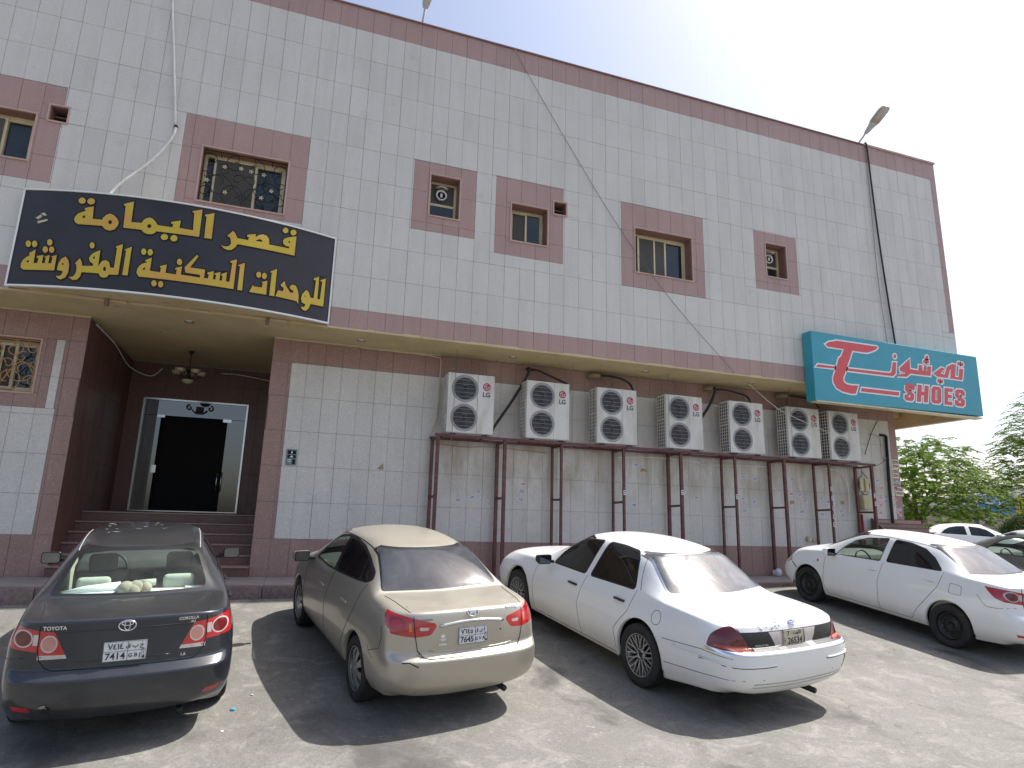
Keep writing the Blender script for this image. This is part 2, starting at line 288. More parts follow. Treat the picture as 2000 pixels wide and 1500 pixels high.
[(-2.006,4.718),(-2.007,4.694),(-2.015,4.673),(-2.029,4.661),(-2.046,4.658),(-2.062,4.667),(-2.075,4.684),(-2.082,4.707),(-2.081,4.731),(-2.073,4.752),(-2.059,4.764),(-2.043,4.767),(-2.026,4.758),(-2.013,4.741)],
[(-0.935,5.249),(-0.839,5.308),(-0.831,4.807),(-0.903,4.806),(-0.907,5.238),(-0.929,5.229)],
[(-0.718,4.805),(-0.67,4.946),(-0.659,4.917),(-0.527,4.924),(-0.524,5.014),(-0.545,5.01),(-0.538,5.025),(-0.454,5.067),(-0.447,4.811)],
[(-0.561,5.151),(-0.563,5.127),(-0.572,5.106),(-0.586,5.092),(-0.604,5.088),(-0.62,5.095),(-0.633,5.111),(-0.639,5.134),(-0.638,5.158),(-0.629,5.18),(-0.614,5.194),(-0.597,5.197),(-0.58,5.191),(-0.568,5.174)],
[(-0.47,5.151),(-0.472,5.126),(-0.481,5.103),(-0.495,5.089),(-0.513,5.085),(-0.529,5.092),(-0.542,5.11),(-0.549,5.134),(-0.547,5.159),(-0.538,5.181),(-0.524,5.196),(-0.506,5.2),(-0.49,5.193),(-0.477,5.175)],
[(-0.422,5.246),(-0.318,5.318),(-0.315,4.812),(-0.398,4.808),(-0.397,5.238),(-0.415,5.224)],
[(-0.297,4.816),(-0.266,4.934),(-0.185,4.931),(-0.178,4.996),(-0.224,5.02),(-0.233,5.046),(-0.173,5.128),(-0.153,5.051),(-0.088,4.968),(-0.066,4.938),(-0.016,4.943),(-0.013,4.979),(-0.073,5.007),(-0.083,5.046),(-0.043,5.091),(0.015,5.084),(0.053,5.016),(0.082,4.917),(0.084,4.755),(0.054,4.805)],
[(0.124,4.877),(0.136,4.951),(0.198,5.052),(0.247,5.014),(0.284,4.923),(0.336,4.926),(0.348,5.278),(0.309,5.267),(0.311,5.297),(0.398,5.357),(0.402,4.928),(0.446,4.928),(0.461,5.28),(0.429,5.271),(0.43,5.3),(0.516,5.353),(0.516,4.813),(0.294,4.808),(0.268,4.714),(0.221,4.66),(0.169,4.669),(0.132,4.717),(0.189,4.726),(0.21,4.778),(0.143,4.804)],
[(0.188,4.947),(0.21,4.924),(0.178,4.919)],
[(-4.04,5.682),(-3.969,5.743),(-3.938,5.708),(-3.992,5.656)],
[(-3.972,5.757),(-3.92,5.781),(-3.874,5.733),(-3.916,5.723)],
[(-4.005,5.626),(-3.857,5.669),(-3.846,5.64),(-3.985,5.584)]]
SHOE_SIGN=[[(11.985,5.41),(12.101,5.479),(12.292,5.523),(12.316,5.538),(13.598,5.539),(13.621,5.515),(13.554,5.455),(13.381,5.384),(13.262,5.344),(12.795,5.343),(12.689,5.114),(12.589,4.925),(12.507,4.753),(12.438,4.633),(12.442,4.534),(12.54,4.481),(12.695,4.471),(12.881,4.488),(12.784,4.279),(12.641,4.266),(12.394,4.293),(12.216,4.363),(12.136,4.479),(12.134,4.603),(12.233,4.813),(12.357,5.103),(12.442,5.163),(12.542,5.352),(12.042,5.358)],
[(11.703,4.882),(12.216,4.886),(12.199,4.839),(11.637,4.82)],
[(12.6,4.881),(13.929,4.897),(14.002,4.944),(14.078,5.186),(14.187,5.198),(14.132,4.918),(14.037,4.83),(12.594,4.825)],
[(14.213,5.359),(14.199,5.328),(14.173,5.307),(14.143,5.304),(14.122,5.319),(14.117,5.348),(14.13,5.379),(14.156,5.4),(14.186,5.404),(14.208,5.388)],
[(14.155,4.842),(14.283,4.912),(14.437,4.928),(14.453,4.964),(14.294,4.994),(14.287,5.064),(14.65,5.341),(14.629,5.074),(14.913,5.063),(14.949,5.213),(15.047,5.216),(15.046,5.072),(15.089,5.076),(15.135,5.22),(15.188,5.22),(15.173,5.077),(15.208,5.08),(15.25,5.21),(15.371,5.218),(15.307,4.965),(14.629,4.96),(14.479,4.861)],
[(15.308,5.453),(15.294,5.423),(15.266,5.402),(15.235,5.399),(15.213,5.414),(15.208,5.442),(15.222,5.472),(15.25,5.493),(15.281,5.496),(15.303,5.481)],
[(15.212,5.335),(15.198,5.305),(15.171,5.285),(15.14,5.281),(15.118,5.296),(15.113,5.324),(15.126,5.354),(15.154,5.375),(15.185,5.378),(15.207,5.363)],
[(15.315,5.335),(15.301,5.305),(15.273,5.285),(15.242,5.281),(15.219,5.297),(15.214,5.324),(15.228,5.354),(15.256,5.375),(15.287,5.378),(15.31,5.363)],
[(15.413,5.04),(15.721,5.227),(15.844,5.213),(15.666,5.065),(15.817,5.048),(15.945,5.278),(16.141,5.367),(16.255,5.352),(16.174,5.025),(16.31,5.03),(16.373,5.268),(16.508,5.26),(16.42,4.968),(16.002,4.967),(16.067,5.209),(16.011,5.198),(15.912,4.972),(15.538,4.975)],
[(15.624,4.868),(15.609,4.839),(15.581,4.819),(15.55,4.816),(15.528,4.831),(15.523,4.858),(15.537,4.888),(15.565,4.908),(15.596,4.911),(15.618,4.896)],
[(15.729,4.857),(15.714,4.827),(15.686,4.807),(15.655,4.804),(15.632,4.82),(15.627,4.847),(15.642,4.877),(15.67,4.897),(15.701,4.9),(15.724,4.885)],
[(16.426,5.405),(16.411,5.375),(16.382,5.354),(16.349,5.35),(16.326,5.366),(16.321,5.394),(16.336,5.425),(16.366,5.446),(16.398,5.45),(16.421,5.434)],
[(16.539,5.395),(16.524,5.365),(16.494,5.344),(16.462,5.34),(16.439,5.356),(16.434,5.384),(16.449,5.415),(16.478,5.436),(16.511,5.44),(16.534,5.424)],
[(12.992,4.436),(14.184,4.439),(14.155,4.352),(12.95,4.352)],
[(14.489,4.693),(14.673,4.695),(14.723,4.642),(14.701,4.544),(14.583,4.544),(14.597,4.606),(14.524,4.605),(14.509,4.543),(14.675,4.429),(14.647,4.305),(14.573,4.253),(14.387,4.256),(14.338,4.308),(14.36,4.404),(14.477,4.403),(14.463,4.342),(14.537,4.341),(14.549,4.394),(14.385,4.508),(14.415,4.639)],
[(14.837,4.692),(14.969,4.693),(14.932,4.527),(15.034,4.528),(15.072,4.694),(15.205,4.695),(15.103,4.262),(14.973,4.26),(15.012,4.433),(14.91,4.431),(14.871,4.258),(14.742,4.256)],
[(15.375,4.7),(15.57,4.701),(15.627,4.649),(15.574,4.319),(15.497,4.266),(15.293,4.263),(15.235,4.314),(15.3,4.647)],
[(15.424,4.613),(15.49,4.613),(15.444,4.351),(15.376,4.351)],
[(15.753,4.699),(16.037,4.702),(16.019,4.614),(15.856,4.613),(15.841,4.525),(15.974,4.526),(15.958,4.447),(15.827,4.447),(15.811,4.351),(15.966,4.352),(15.949,4.265),(15.685,4.264)],
[(16.202,4.702),(16.394,4.701),(16.45,4.647),(16.434,4.549),(16.308,4.55),(16.319,4.612),(16.241,4.613),(16.228,4.551),(16.416,4.433),(16.396,4.31),(16.317,4.258),(16.105,4.261),(16.047,4.314),(16.069,4.411),(16.199,4.409),(16.186,4.348),(16.269,4.347),(16.279,4.4),(16.094,4.517),(16.125,4.65)]]
STICK=[(3.50,1.48,'b'),(3.80,1.55,'b'),(3.93,1.67,'b'),(4.91,1.87,'r'),(4.88,1.71,'b'),(4.86,1.54,'b'),(7.62,2.41,'b'),(7.82,2.31,'t'),(7.56,1.51,'b'),(9.20,1.74,'w'),(10.55,2.28,'b'),(10.88,2.24,'b'),(12.01,2.29,'w'),(10.51,1.75,'b'),(10.82,1.69,'b'),(10.54,1.48,'w'),(11.95,1.93,'r'),(12.22,1.92,'b'),(12.36,1.77,'b'),(11.96,1.73,'t'),(12.24,1.51,'b'),(12.86,1.85,'b'),(13.08,1.77,'b'),(12.87,1.47,'b'),(13.49,1.56,'b'),(13.73,1.67,'b'),(13.54,1.78,'t'),(13.53,1.45,'w'),(14.78,2.38,'b'),(14.92,2.20,'r'),(14.84,1.95,'r'),(15.03,1.96,'b'),(15.01,1.85,'b'),(14.83,1.75,'r'),(14.79,1.56,'r'),(15.48,2.85,'C'),(15.45,2.60,'C'),(15.39,2.37,'w'),(15.53,2.37,'b'),(15.37,2.22,'r'),(15.52,2.13,'C'),(15.35,1.91,'r'),(15.30,1.76,'w'),(15.44,1.66,'b'),(15.47,1.52,'w'),(15.22,1.99,'r'),(15.36,1.58,'r'),]

# ---------------------------------------------------------------- ground
def gz(X,y):
    X=min(max(X,-6),16); k=-.195+.012*X; yy=y+.65
    if yy>0: return k
    if yy>-4.2: return k+.137*yy
    d=-(yy+4.2)
    return k-.137*4.2-.137*1.3*(1-math.exp(-d/1.3))
def steps(a,b,fine0,fine1,f,c):
    out=[];x=a
    while x<b:
        out.append(x); x+= f if fine0<=x<fine1 else c
    out.append(b); return out
xs=[-400,-200,-100,-50]+steps(-30,60,-8,20,.25,3)+[90,150,250,400,700]; ys=[-400,-200,-100,-50]+steps(-30,30,-8.5,.5,.15,2)+[45,70,120,200,400,700]
v=[(x,y,gz(x,y)) for y in ys for x in xs]; nx=len(xs)
f=[(j*nx+i,j*nx+i+1,(j+1)*nx+i+1,(j+1)*nx+i) for j in range(len(ys)-1) for i in range(nx-1)]
t=NT('worn_asphalt'); co=t.coord('World')
a=t.noise(co,.55,6,.6,.4); b_=t.noise(co,2.6,7,.68,.8); c_=t.noise(co,60,4,.7); d_=t.noise(co,14,6,.7)
col=t.mix(t.ramp(a,[(.32,0),(.68,1)]),(.145,.138,.121),(.196,.188,.166))
col=t.mix(t.ramp(b_,[(.50,0),(.66,1)]),col,(.243,.233,.205))
col=t.mix(t.ramp(b_,[(.28,1),(.40,0)]),col,(.098,.093,.082))
col=t.mix(t.ramp(d_,[(.62,0),(.72,1)]),col,(.32,.31,.275))
col=t.mix(1,col,t.ramp(c_,[(.3,.74),(.7,1.24)]),'MULTIPLY'); col=t.mix(1,col,t.ramp(t.noise(co,26,5,.75),[(.32,.86),(.68,1.12)]),'MULTIPLY')
# oil stains where cars have stood and thin wandering cracks
st=t.noise(t.coord('World',(.9,.55,1)),1.1,4,.55,.5); col=t.mix(t.ramp(st,[(.56,0),(.70,.8)]),col,(.055,.050,.046))
vo=t.new('ShaderNodeTexVoronoi',feature='DISTANCE_TO_EDGE'); vo.inputs['Scale'].default_value=.42
dn=t.new('ShaderNodeTexNoise'); dn.inputs['Scale'].default_value=1.6; dn.inputs['Detail'].default_value=6; t.l(co,dn.inputs['Vector'])
vm=t.new('ShaderNodeVectorMath',operation='MULTIPLY_ADD'); vm.inputs[1].default_value=(1.1,1.1,1.1); t.l(dn.outputs['Color'],vm.inputs[0]); t.l(co,vm.inputs[2]); t.l(vm.outputs[0],vo.inputs['Vector'])
cr=t.math('MULTIPLY',t.ramp(vo.outputs['Distance'],[(0,.55),(.008,0)]),t.ramp(a,[(.52,0),(.62,1)]))
col=t.mix(cr,col,(.06,.055,.05))
t.set(Base_Color=col,Roughness=.88)
h=t.math('ADD',t.math('MULTIPLY',d_,.6),t.math('MULTIPLY',c_,.5)); t.bump(t.math('SUBTRACT',h,cr),.55,.012)
M['asphalt']=t.m
g=MB().add(v,f,True).build('ground',M['asphalt']); tag(g,kind='structure')

# pavement with slabs and kerb stones
M['paving']=simple('paving_stone',(.27,.235,.22),.8,0,.18,3,bump=.2)
t=NT('kerb_paint'); co=t.coord('World'); n=t.noise(co,2.2,5,.6); n2=t.noise(co,14,5,.7)
c=t.mix(t.ramp(n2,[(.4,0),(.6,1)]),(.13,.095,.10),(.19,.15,.14)); c=t.mix(t.math('MULTIPLY',t.ramp(n,[(.55,0),(.66,1)]),t.ramp(n2,[(.42,0),(.55,.7)])),c,(.30,.23,.035))
t.set(Base_Color=c,Roughness=.8).bump(n2,.3,.006); M['kerb']=t.m
pv=empty('pavement'); tag(pv,kind='structure')
MB().box(-9,17.4,-.60,1.15,-.6,-.012).build('pavement_bed',M['joint'],pv)
x=-9.0
while x<17.3:
    L=min(.6,17.4-x); o=MB().box(0,L-.008,0,1.55,-.012,0).build('paving_slab',M['paving'],pv,(x,-.47,random.uniform(-.002,.002))); x+=L
x=-9.0
while x<17.3:
    L=min(1.0,17.4-x); o=MB().box(0,L-.012,0,.17,-.65,0).build('kerb_stone',M['kerb'],pv,(x,-.65,random.uniform(-.005,.004))); bevel(o,.015,2); o.location.y+=random.uniform(-.006,.006); x+=L
# a second low ledge further right, nearer the wall
M['ledge']=simple('ledge_stone',(.30,.27,.24),.8,0,.2,4,bump=.2)

# ---------------------------------------------------------------- building
B=empty('commercial_building'); tag(B,'two storey shop and flats block clad in grey granite tiles with pink bands','building')
def sub(rects,h):
    out=[]
    for (a,b,c,d) in rects:
        x0,x1,z0,z1=max(a,h[0]),min(b,h[1]),max(c,h[2]),min(d,h[3])
        if x0>=x1-1e-6 or z0>=z1-1e-6: out.append((a,b,c,d)); continue
        if c<z0: out.append((a,b,c,z0))
        if z1<d: out.append((a,b,z1,d))
        if a<x0: out.append((a,x0,z0,z1))
        if x1<b: out.append((x1,b,z0,z1))
    return out
def clip(rects,h):
    return [(max(a,h[0]),min(b,h[1]),max(c,h[2]),min(d,h[3])) for a,b,c,d in rects if min(b,h[1])-max(a,h[0])>.004 and min(d,h[3])-max(c,h[2])>.004]
TOP=11.40; SOF=4.51; XR=16.80; XL=-9.0
SUR=dict(F=(-9,-4.02,6.41,8.21),E=(-2.155,.0,6.41,8.205),A=(2.03,3.33,6.705,8.225),B=(3.765,5.30,6.48,8.235),C=(6.71,8.88,6.22,8.225),D=(10.33,11.61,6.69,8.19))
OP=dict(F=(-5.6,-4.385,6.75,7.61),Fh=(-4.21,-3.945,7.545,7.83),E=(-1.81,-.345,6.545,7.61),A=(2.375,2.985,7.06,7.957),B=(4.12,4.935,6.825,7.665),Bh=(5.085,5.37,7.605,7.895),C=(7.065,8.546,6.59,7.645),D=(10.67,11.28,7.05,7.91))
rowsU=[10.882-.66667*r for r in range(10)]
colsU=[c/3 for c in range(-27,51)]
tiles=[] # (x0,x1,z0,z1,plane,kind)
def grid_rects(cols,rows):
    return [(cols[i],cols[i+1],rows[j+1],rows[j]) for i in range(len(cols)-1) for j in range(len(rows)-1)]
cu=colsU[:-1]+[XR]
strip=(16.60,XR,6.35,10.882)
full=grid_rects(cu,rowsU)
grey=full
for s in list(SUR.values())+[strip]: grey=sub(grey,s)
for s in OP.values(): grey=sub(grey,s)
pink=[]
for s in SUR.values(): pink+=clip(full,s)
pink+=grid_rects(cu,[TOP,10.882])+grid_rects(cu,[4.882,SOF])
pink+=[(16.60,XR,rowsU[j+1] if rowsU[j+1]>6.35 else 6.35,rowsU[j]) for j in range(7) if rowsU[j]>6.36]
for s in OP.values(): pink=sub(pink,s)
for r in grey: tiles.append((*r,0.0,'grey'))
for r in pink: tiles.append((*r,0.0,'pink'))
YL=1.0905; ZC=4.455
REC=(-3.40,-.305)
rowsL=[4.0-.66667*r for r in range(7)]
colsL=[.0113+c/3 for c in range(-29,48)]
cl=[c for c in colsL if c<15.59]+[15.60]
lower=grid_rects(cl,[ZC]+rowsL)
lower=sub(lower,(REC[0],REC[1],0,5))
greyL=clip(lower,(.06,15.36,.6667,4.0))+clip(lower,(-9,-3.70,.6667,2.775))+clip(lower,(-3.85,-3.72,2.775,4.0))
LW=(-5.1,-4.08,3.03,3.965)
pinkL=lower
for h in ((.06,15.36,.6667,4.0),(-9,-3.70,.6667,2.775),(-3.85,-3.72,2.775,4.0),LW): pinkL=sub(pinkL,h)
greyL=[q for q in greyL]
for r in greyL: tiles.append((*r,YL,'grey'))
for r in pinkL: tiles.append((*r,YL,'bounce_pink'))
C0=Vector((.2824,-11.654,1.0754))
def size_px(t):
    c=Vector(((t[0]+t[1])/2,t[4],(t[2]+t[3])/2)); d=(c-C0); 
    vis=1 if (d.dot(Fv)>0 and abs(d.dot(Rv)/d.dot(Fv))<.83 and abs(d.dot(Uv)/d.dot(Fv))<.63) else .01
    return vis*(t[1]-t[0])*(t[3]-t[2])*abs(d.y)/d.length**3
share={}
for kind,matn,nm in (('grey','grey_granite','grey_tile'),('pink','pink_granite','pink_tile'),('bounce_pink','bounce_pink_granite','bounce_pink_tile')):
    L=sorted([t for t in tiles if t[5]==kind],key=size_px,reverse=True)
    rest=MB()
    for i,(x0,x1,z0,z1,y,_) in enumerate(L):
        gx=.0026; wd,ht=x1-x0-2*gx,z1-z0-2*gx
        if wd<.005 or ht<.005: continue
        ox=random.uniform(-.0012,.0012); oy=random.uniform(-.0015,.0015)
        if i<300:
            key=(kind,round(wd,3),round(ht,3))
            if key not in share: share[key]=MB().box(0,wd,0,.02,0,ht).mesh(nm,M[matn])
            o=link(nm,share[key],B,(x0+gx+ox,y+oy,z0+gx)); o.rotation_euler=(random.uniform(-.001,.001),0,random.uniform(-.0016,.0016))
        else: rest.box(x0+gx+ox,x1-gx+ox,y+oy,y+.02,z0+gx,z1-gx)
    if rest.v: tag(rest.build(nm+'_field',M[matn],B),kind='stuff')
# wall core behind the tiles, with the openings left out
def wallcore(rects,y0,y1,mat,name):
    m=MB()
    for a,b,c,d in rects: m.box(a,b,y0,y1,c,d)
    return m.build(name,mat,B)
core=[(XL,XR-.01,SOF+.02,TOP-.02)]
for s in OP.values(): core=sub(core,s)
wallcore(core,.018,.45,M['joint'],'upper_wall')
core=[(XL,REC[0]-.01,0,ZC+.03),(REC[1]+.01,15.59,0,ZC+.03)]
core=sub(core,LW); wallcore(core,YL+.018,YL+.4,M['joint'],'lower_wall')
# sides, roof slab, parapet coping
MB().box(XR-.25,XR,.46,14,SOF+.02,TOP-.02).build('side_wall',M['grey_granite'],B)
MB().box(XL,XR-.26,.46,14,10.2,10.4).build('roof',M['joint'],B)
MB().box(15.28,15.60,YL+.42,14,0,ZC).build('side_wall',M['pink_granite'],B)
mb=MB(); mb.box(XL,14.2,-.03,.3,TOP,TOP+.03); mb.build('parapet_coping',M['reveal'],B)
mb=MB(); mb.box(14.2,XR+.03,-.03,.3,TOP,TOP+.05); mb.build('parapet_coping',M['edge_trim'],B)
# soffit of the overhang and ceiling of the recess
SOFY=SOF-.012
mb=MB(); mb.box(XL,XR,.0,YL+.02,ZC+.022,SOF+.018); mb.box(REC[0]-.02,REC[1]+.02,YL+.02,4.45,ZC+.022,SOF+.1); mb.box(15.6,XR-.02,YL+.02,14,ZC+.022,SOF+.018)
mb.build('soffit',M['soffit'],B)
mb=MB(); mb.box(XL,XR,-.006,.045,SOF-.035,SOF-.002); mb.build('drip_edge',M['soffit'],B)
mb=MB(); mb.box(15.62,XR-.02,1.9,2.1,ZC-.12,ZC+.02); mb.box(15.62,XR-.02,.3,.45,ZC-.1,ZC+.02); mb.build('soffit_beam',M['soffit'],B)
MB().box(REC[1],3.0,YL-.03,YL-.001,ZC-.005,ZC+.02).build('white_edge_strip',M['cream_plastic'],B); MB().box(XL,REC[0],YL-.03,YL-.001,ZC-.005,ZC+.02).build('white_edge_strip',M['cream_plastic'],B)
# recess: side walls, back wall in dark red granite, tiled
RB=4.45
m=M['red_granite']
def tilewall(name,rects,fn,mat):
    for (a,b,c,d) in rects:
        q=MB().box(0,b-a-.006,0,.02,0,d-c-.006).build(name,mat,B); fn(q,a,c)
def back_t(q,a,c): q.location=(a,RB+random.uniform(-.001,.001),c)
DOOR=(-3.08,-.86,1.10,3.64)
rows_in=[4.455,4.0,3.3333,2.6667,2.0,1.3333,1.08]
br=grid_rects([-3.42,-3.0,-2.6667,-2.3333,-2.0,-1.6667,-1.3333,-1.0,-.6667,-.30],rows_in)
br=sub(br,DOOR)
tilewall('red_tile',br,back_t,m)
wallcore(sub([(-3.6,-.2,0,4.5)],DOOR),RB+.018,RB+.3,M['joint'],'recess_back_wall')
ycols=[YL+.4]+[YL+.75+.7*i for i in range(4)]+[RB]
def left_t(q,a,c): q.location=(REC[0],a,c); q.rotation_euler=(0,0,R(90))
def right_t(q,a,c): q.location=(REC[1],a+.66,c); q.rotation_euler=(0,0,R(-90))
rin=[4.455,4.0,3.3333,2.6667,2.0,1.3333,.6667,0]
yc=[YL+.001,1.6,2.3,3.0,3.7,RB]
for i in range(5):
    for j in range(7):
        a,b,c,d=yc[i],yc[i+1],rin[j+1],rin[j]
        q=MB().box(REC[0]-.02,REC[0],a,b-.006,c,d-.006).build('red_tile',m,B)
        q=MB().box(REC[1],REC[1]+.02,a,b-.006,c,d-.006).build('red_tile',m,B)
MB().box(REC[0]-.3,REC[0]-.021,YL+.4,RB,0,4.5).box(REC[1]+.021,REC[1]+.3,YL+.4,RB,0,4.5).build('recess_side_wall',M['joint'],B)
# porch steps
for i in range(6):
    y0=.93+.30*i if i else .93
    x0=REC[0]+.004; x1=REC[1]-.004
    yb=RB-.001 if i==5 else .93+.30*(i+1)
    o=MB().box(x0,x1,y0+.02,yb+.0,.18*i,.18*(i+1)-.03).build('step_riser',m,B)
    o=MB().box(x0,x1,y0-.01,RB-.001 if i==5 else yb+.019,.18*(i+1)-.03,.18*(i+1)).build('step_tread',M['bounce_pink_granite'],B); bevel(o,.006,1)

# openings with reveals, trims, frames and panes
def window(key,op,ydep,style,yb=0.0,rev=None):
    a,b,c,d=op; rev=rev or M['reveal']; y0=yb
    W=MB()
    W.box(a,a+.012,y0+.02,y0+ydep,c,d).box(b-.012,b,y0+.02,y0+ydep,c,d).box(a+.012,b-.012,y0+.02,y0+ydep,d-.012,d).box(a+.012,b-.012,y0+.02,y0+ydep,c,c+.012)
    w_=W.build('window',rev,B); 
    T=MB(); e=.028
    T.box(a-e,a,y0-.012,y0+.03,c-e,d+e).box(b,b+e,y0-.012,y0+.03,c-e,d+e).box(a,b,y0-.012,y0+.03,d,d+e).box(a,b,y0-.02,y0+.03,c-e,c)
    T.build('stone_trim',M['edge_trim'],w_)
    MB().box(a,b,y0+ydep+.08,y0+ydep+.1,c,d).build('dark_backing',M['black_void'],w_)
    yf=y0+ydep
    def frame(x0,x1,z0,z1,t=.045,y=yf,dp=.05,name='frame'):
        m_=MB(); m_.box(x0,x0+t,y,y+dp,z0,z1).box(x1-t,x1,y,y+dp,z0,z1).box(x0+t,x1-t,y,y+dp,z1-t,z1).box(x0+t,x1-t,y,y+dp,z0,z0+t)
        return m_.build(name,M['cream_alu'],w_)
    def pane(x0,x1,z0,z1,y=yf,mat='pane_dark'):
        o=MB().box(x0,x1,y+.02,y+.026,z0,z1).build('pane',M[mat],w_); o.rotation_euler=(random.uniform(-.004,.004),0,random.uniform(-.004,.004)); return o
    a,b,c,d=a+.012,b-.012,c+.012,d-.012
    if style=='slider':
        frame(a,b,c,d,.05)
        xs_=(a+.05,a+(b-a)*.50,b-.05)
        frame(xs_[0],xs_[1]+.02,c+.05,d-.05,.04,yf-.03,.028); pane(xs_[0]+.04,xs_[1]-.02,c+.09,d-.09,yf-.045,'pane_screen')
        frame(xs_[1]-.02,xs_[2],c+.05,d-.05,.04,yf+.0,.03); pane(xs_[1]+.02,xs_[2]-.04,c+.09,d-.09,yf-.01)
    elif style=='wide':
        frame(a,b,c,d,.05)
        q=[a+.05,a+(b-a)*.14,a+(b-a)*.42,a+(b-a)*.62,b-.05]
        pane(q[0],q[1],c+.05,d-.05,yf+.01)
        frame(q[1]-.03,q[3]+.02,c+.05,d-.05,.045,yf-.03,.028); pane(q[1]+.01,q[3]-.02,c+.09,d-.09,yf-.045,'pane_screen')
        MB().box(q[2]-.02,q[2]+.02,yf-.034,yf-.03,c+.09,d-.09).build('mullion',M['cream_alu'],w_)
        frame(q[3]-.02,q[4],c+.05,d-.05,.045,yf,.03); pane(q[3]+.02,q[4]-.04,c+.09,d-.09,yf-.01)
    elif style=='fan':
        frame(a,b,c,d,.05); zm=c+(d-c)*.42
        MB().box(a+.05,b-.05,yf,yf+.05,zm-.025,zm+.025).build('mullion',M['cream_alu'],w_)
        pane(a+.05,b-.05,zm+.025,d-.05,yf,'pane_screen'); pane(a+.05,b-.05,c+.05,zm-.025)
        cx=(a+b)/2-.03; cz=zm+(d-zm)*.42; rr=.115
        fo=MB(); Mx=Matrix.Translation((cx,yf-.01,cz))@Matrix.Rotation(R(90),4,'X')
        fo.lathe([(rr-.03,0),(rr,.0),(rr,.05),(rr-.012,.055),(rr-.03,.04)],Mx,28,True,True)
        fo.box(cx-.02,cx+.02,yf-.05,yf-.02,cz-.04,cz+.04)
        fo.build('exhaust_fan',M['white_plastic'],w_)
        MB().lathe([(0,0),(rr-.03,0)],Matrix.Translation((cx,yf-.012,cz))@Matrix.Rotation(R(90),4,'X'),24).build('fan_opening',M['black_void'],w_)
        MB().lathe([(rr*.55,.0),(rr+.02,-.012),(rr+.02,-.02),(rr*.5,-.008)],Matrix.Translation((cx,yf-.06,cz+rr+.045))@Matrix.Rotation(R(12),4,'X'),20).build('fan_cowl',M['white_plastic'],w_)
    elif style=='hole':
        MB().box(a,b,yf-.06,yf-.05,c,c+(d-c)*.35).build('louvre',M['ac_grey'],w_); MB().box(a,b,yf-.1,yf-.02,d-(d-c)*.45,d-(d-c)*.38).build('louvre',M['reveal'],w_)
    return w_
wF=window('F',OP['F'],.22,'wide'); window('Fh',OP['Fh'],.25,'hole')
wE=window('E',OP['E'],.24,'wide'); window('A',OP['A'],.26,'fan'); window('B',OP['B'],.26,'slider'); window('Bh',OP['Bh'],.25,'hole')
window('C',OP['C'],.26,'wide'); window('D',OP['D'],.26,'fan')
wL=window('L',LW,.22,'wide',YL)
# scrollwork grilles
def spiral(cx,cz,r0,a0,turns,sgn,n=22,y=0,r1=.25):
    pts=[]
    for i in range(n+1):
        t_=i/n; a=a0+sgn*turns*2*math.pi*t_; r=r0*(1-(1-r1)*t_); pts.append((cx+r*math.cos(a),y,cz+r*math.sin(a)))
    return pts
def grille(parent,op,y,mat,rad,seed=1,flowers=True):
    a,b,c,d=op; W=b-a;H=d-c; m_=MB()
    for p,q in (((a+.02,c+.015),(b-.02,c+.015)),((b-.02,c+.015),(b-.02,d-.015)),((b-.02,d-.015),(a+.02,d-.015)),((a+.02,d-.015),(a+.02,c+.015))): m_.bar((p[0],y,p[1]),(q[0],y,q[1]),.016)
    fr=m_.build('grille',mat,parent); s=MB(); cx=(a+b)/2
    for sg in (-1,1):
        X=lambda u:cx+sg*u*W
        for (u,v_,r,a0,tn,dr) in ((.12,.80,.17,90,1.05,-1),(.30,.42,.26,180,1.1,1),(.10,.25,.24,-90,1.0,1),(.40,.82,.13,0,1.1,1),(.43,.22,.12,180,1.1,-1),(.25,.66,.11,60,1.0,1),(.44,.52,.08,0,1.0,1),(.07,.52,.12,180,.9,-1)):
            aa=R(a0) if sg>0 else math.pi-R(a0)
            s.tube(spiral(X(u),c+v_*H,r*H,aa,tn,dr*sg,24,y),rad,6)
        pts=[(cx+sg*W*(.02+.44*(k/12)),y,c+.03+H*(.12+.42*math.sin(k/12*math.pi*.85))) for k in range(13)]; s.tube(pts,rad,6)
    for k in range(4): s.tube([(cx+(-.3+.2*k)*W,y,d-.015),(cx+(-.3+.2*k)*W+.02,y,d-.12*H)],rad,5)
    s.bar((cx,y,c),(cx,y,c+H*.3),rad*2.4)
    s.build('scroll_bars',mat,fr)
    if flowers:
        f_=MB()
        for u,v_ in ((-.24,.72),(-.05,.74),(.07,.72),(.22,.70),(.33,.42),(.22,.26),(-.42,.42),(-.2,.25)):
            px,pz=cx+u*W,c+v_*H
            for k in range(5):
                an=2*math.pi*k/5; f_.add([(px,y-.012,pz),(px+.03*math.cos(an-.4),y-.016,pz+.03*math.sin(an-.4)),(px+.045*math.cos(an),y-.01,pz+.045*math.sin(an)),(px+.03*math.cos(an+.4),y-.016,pz+.03*math.sin(an+.4))],[(0,1,2,3)])
        f_.build('iron_flower',M['cream_alu'],fr)
grille(wE,OP['E'],.07,M['black_iron'],.0075)
grille(wL,LW,YL+.06,M['gold_iron'],.011,2,False)

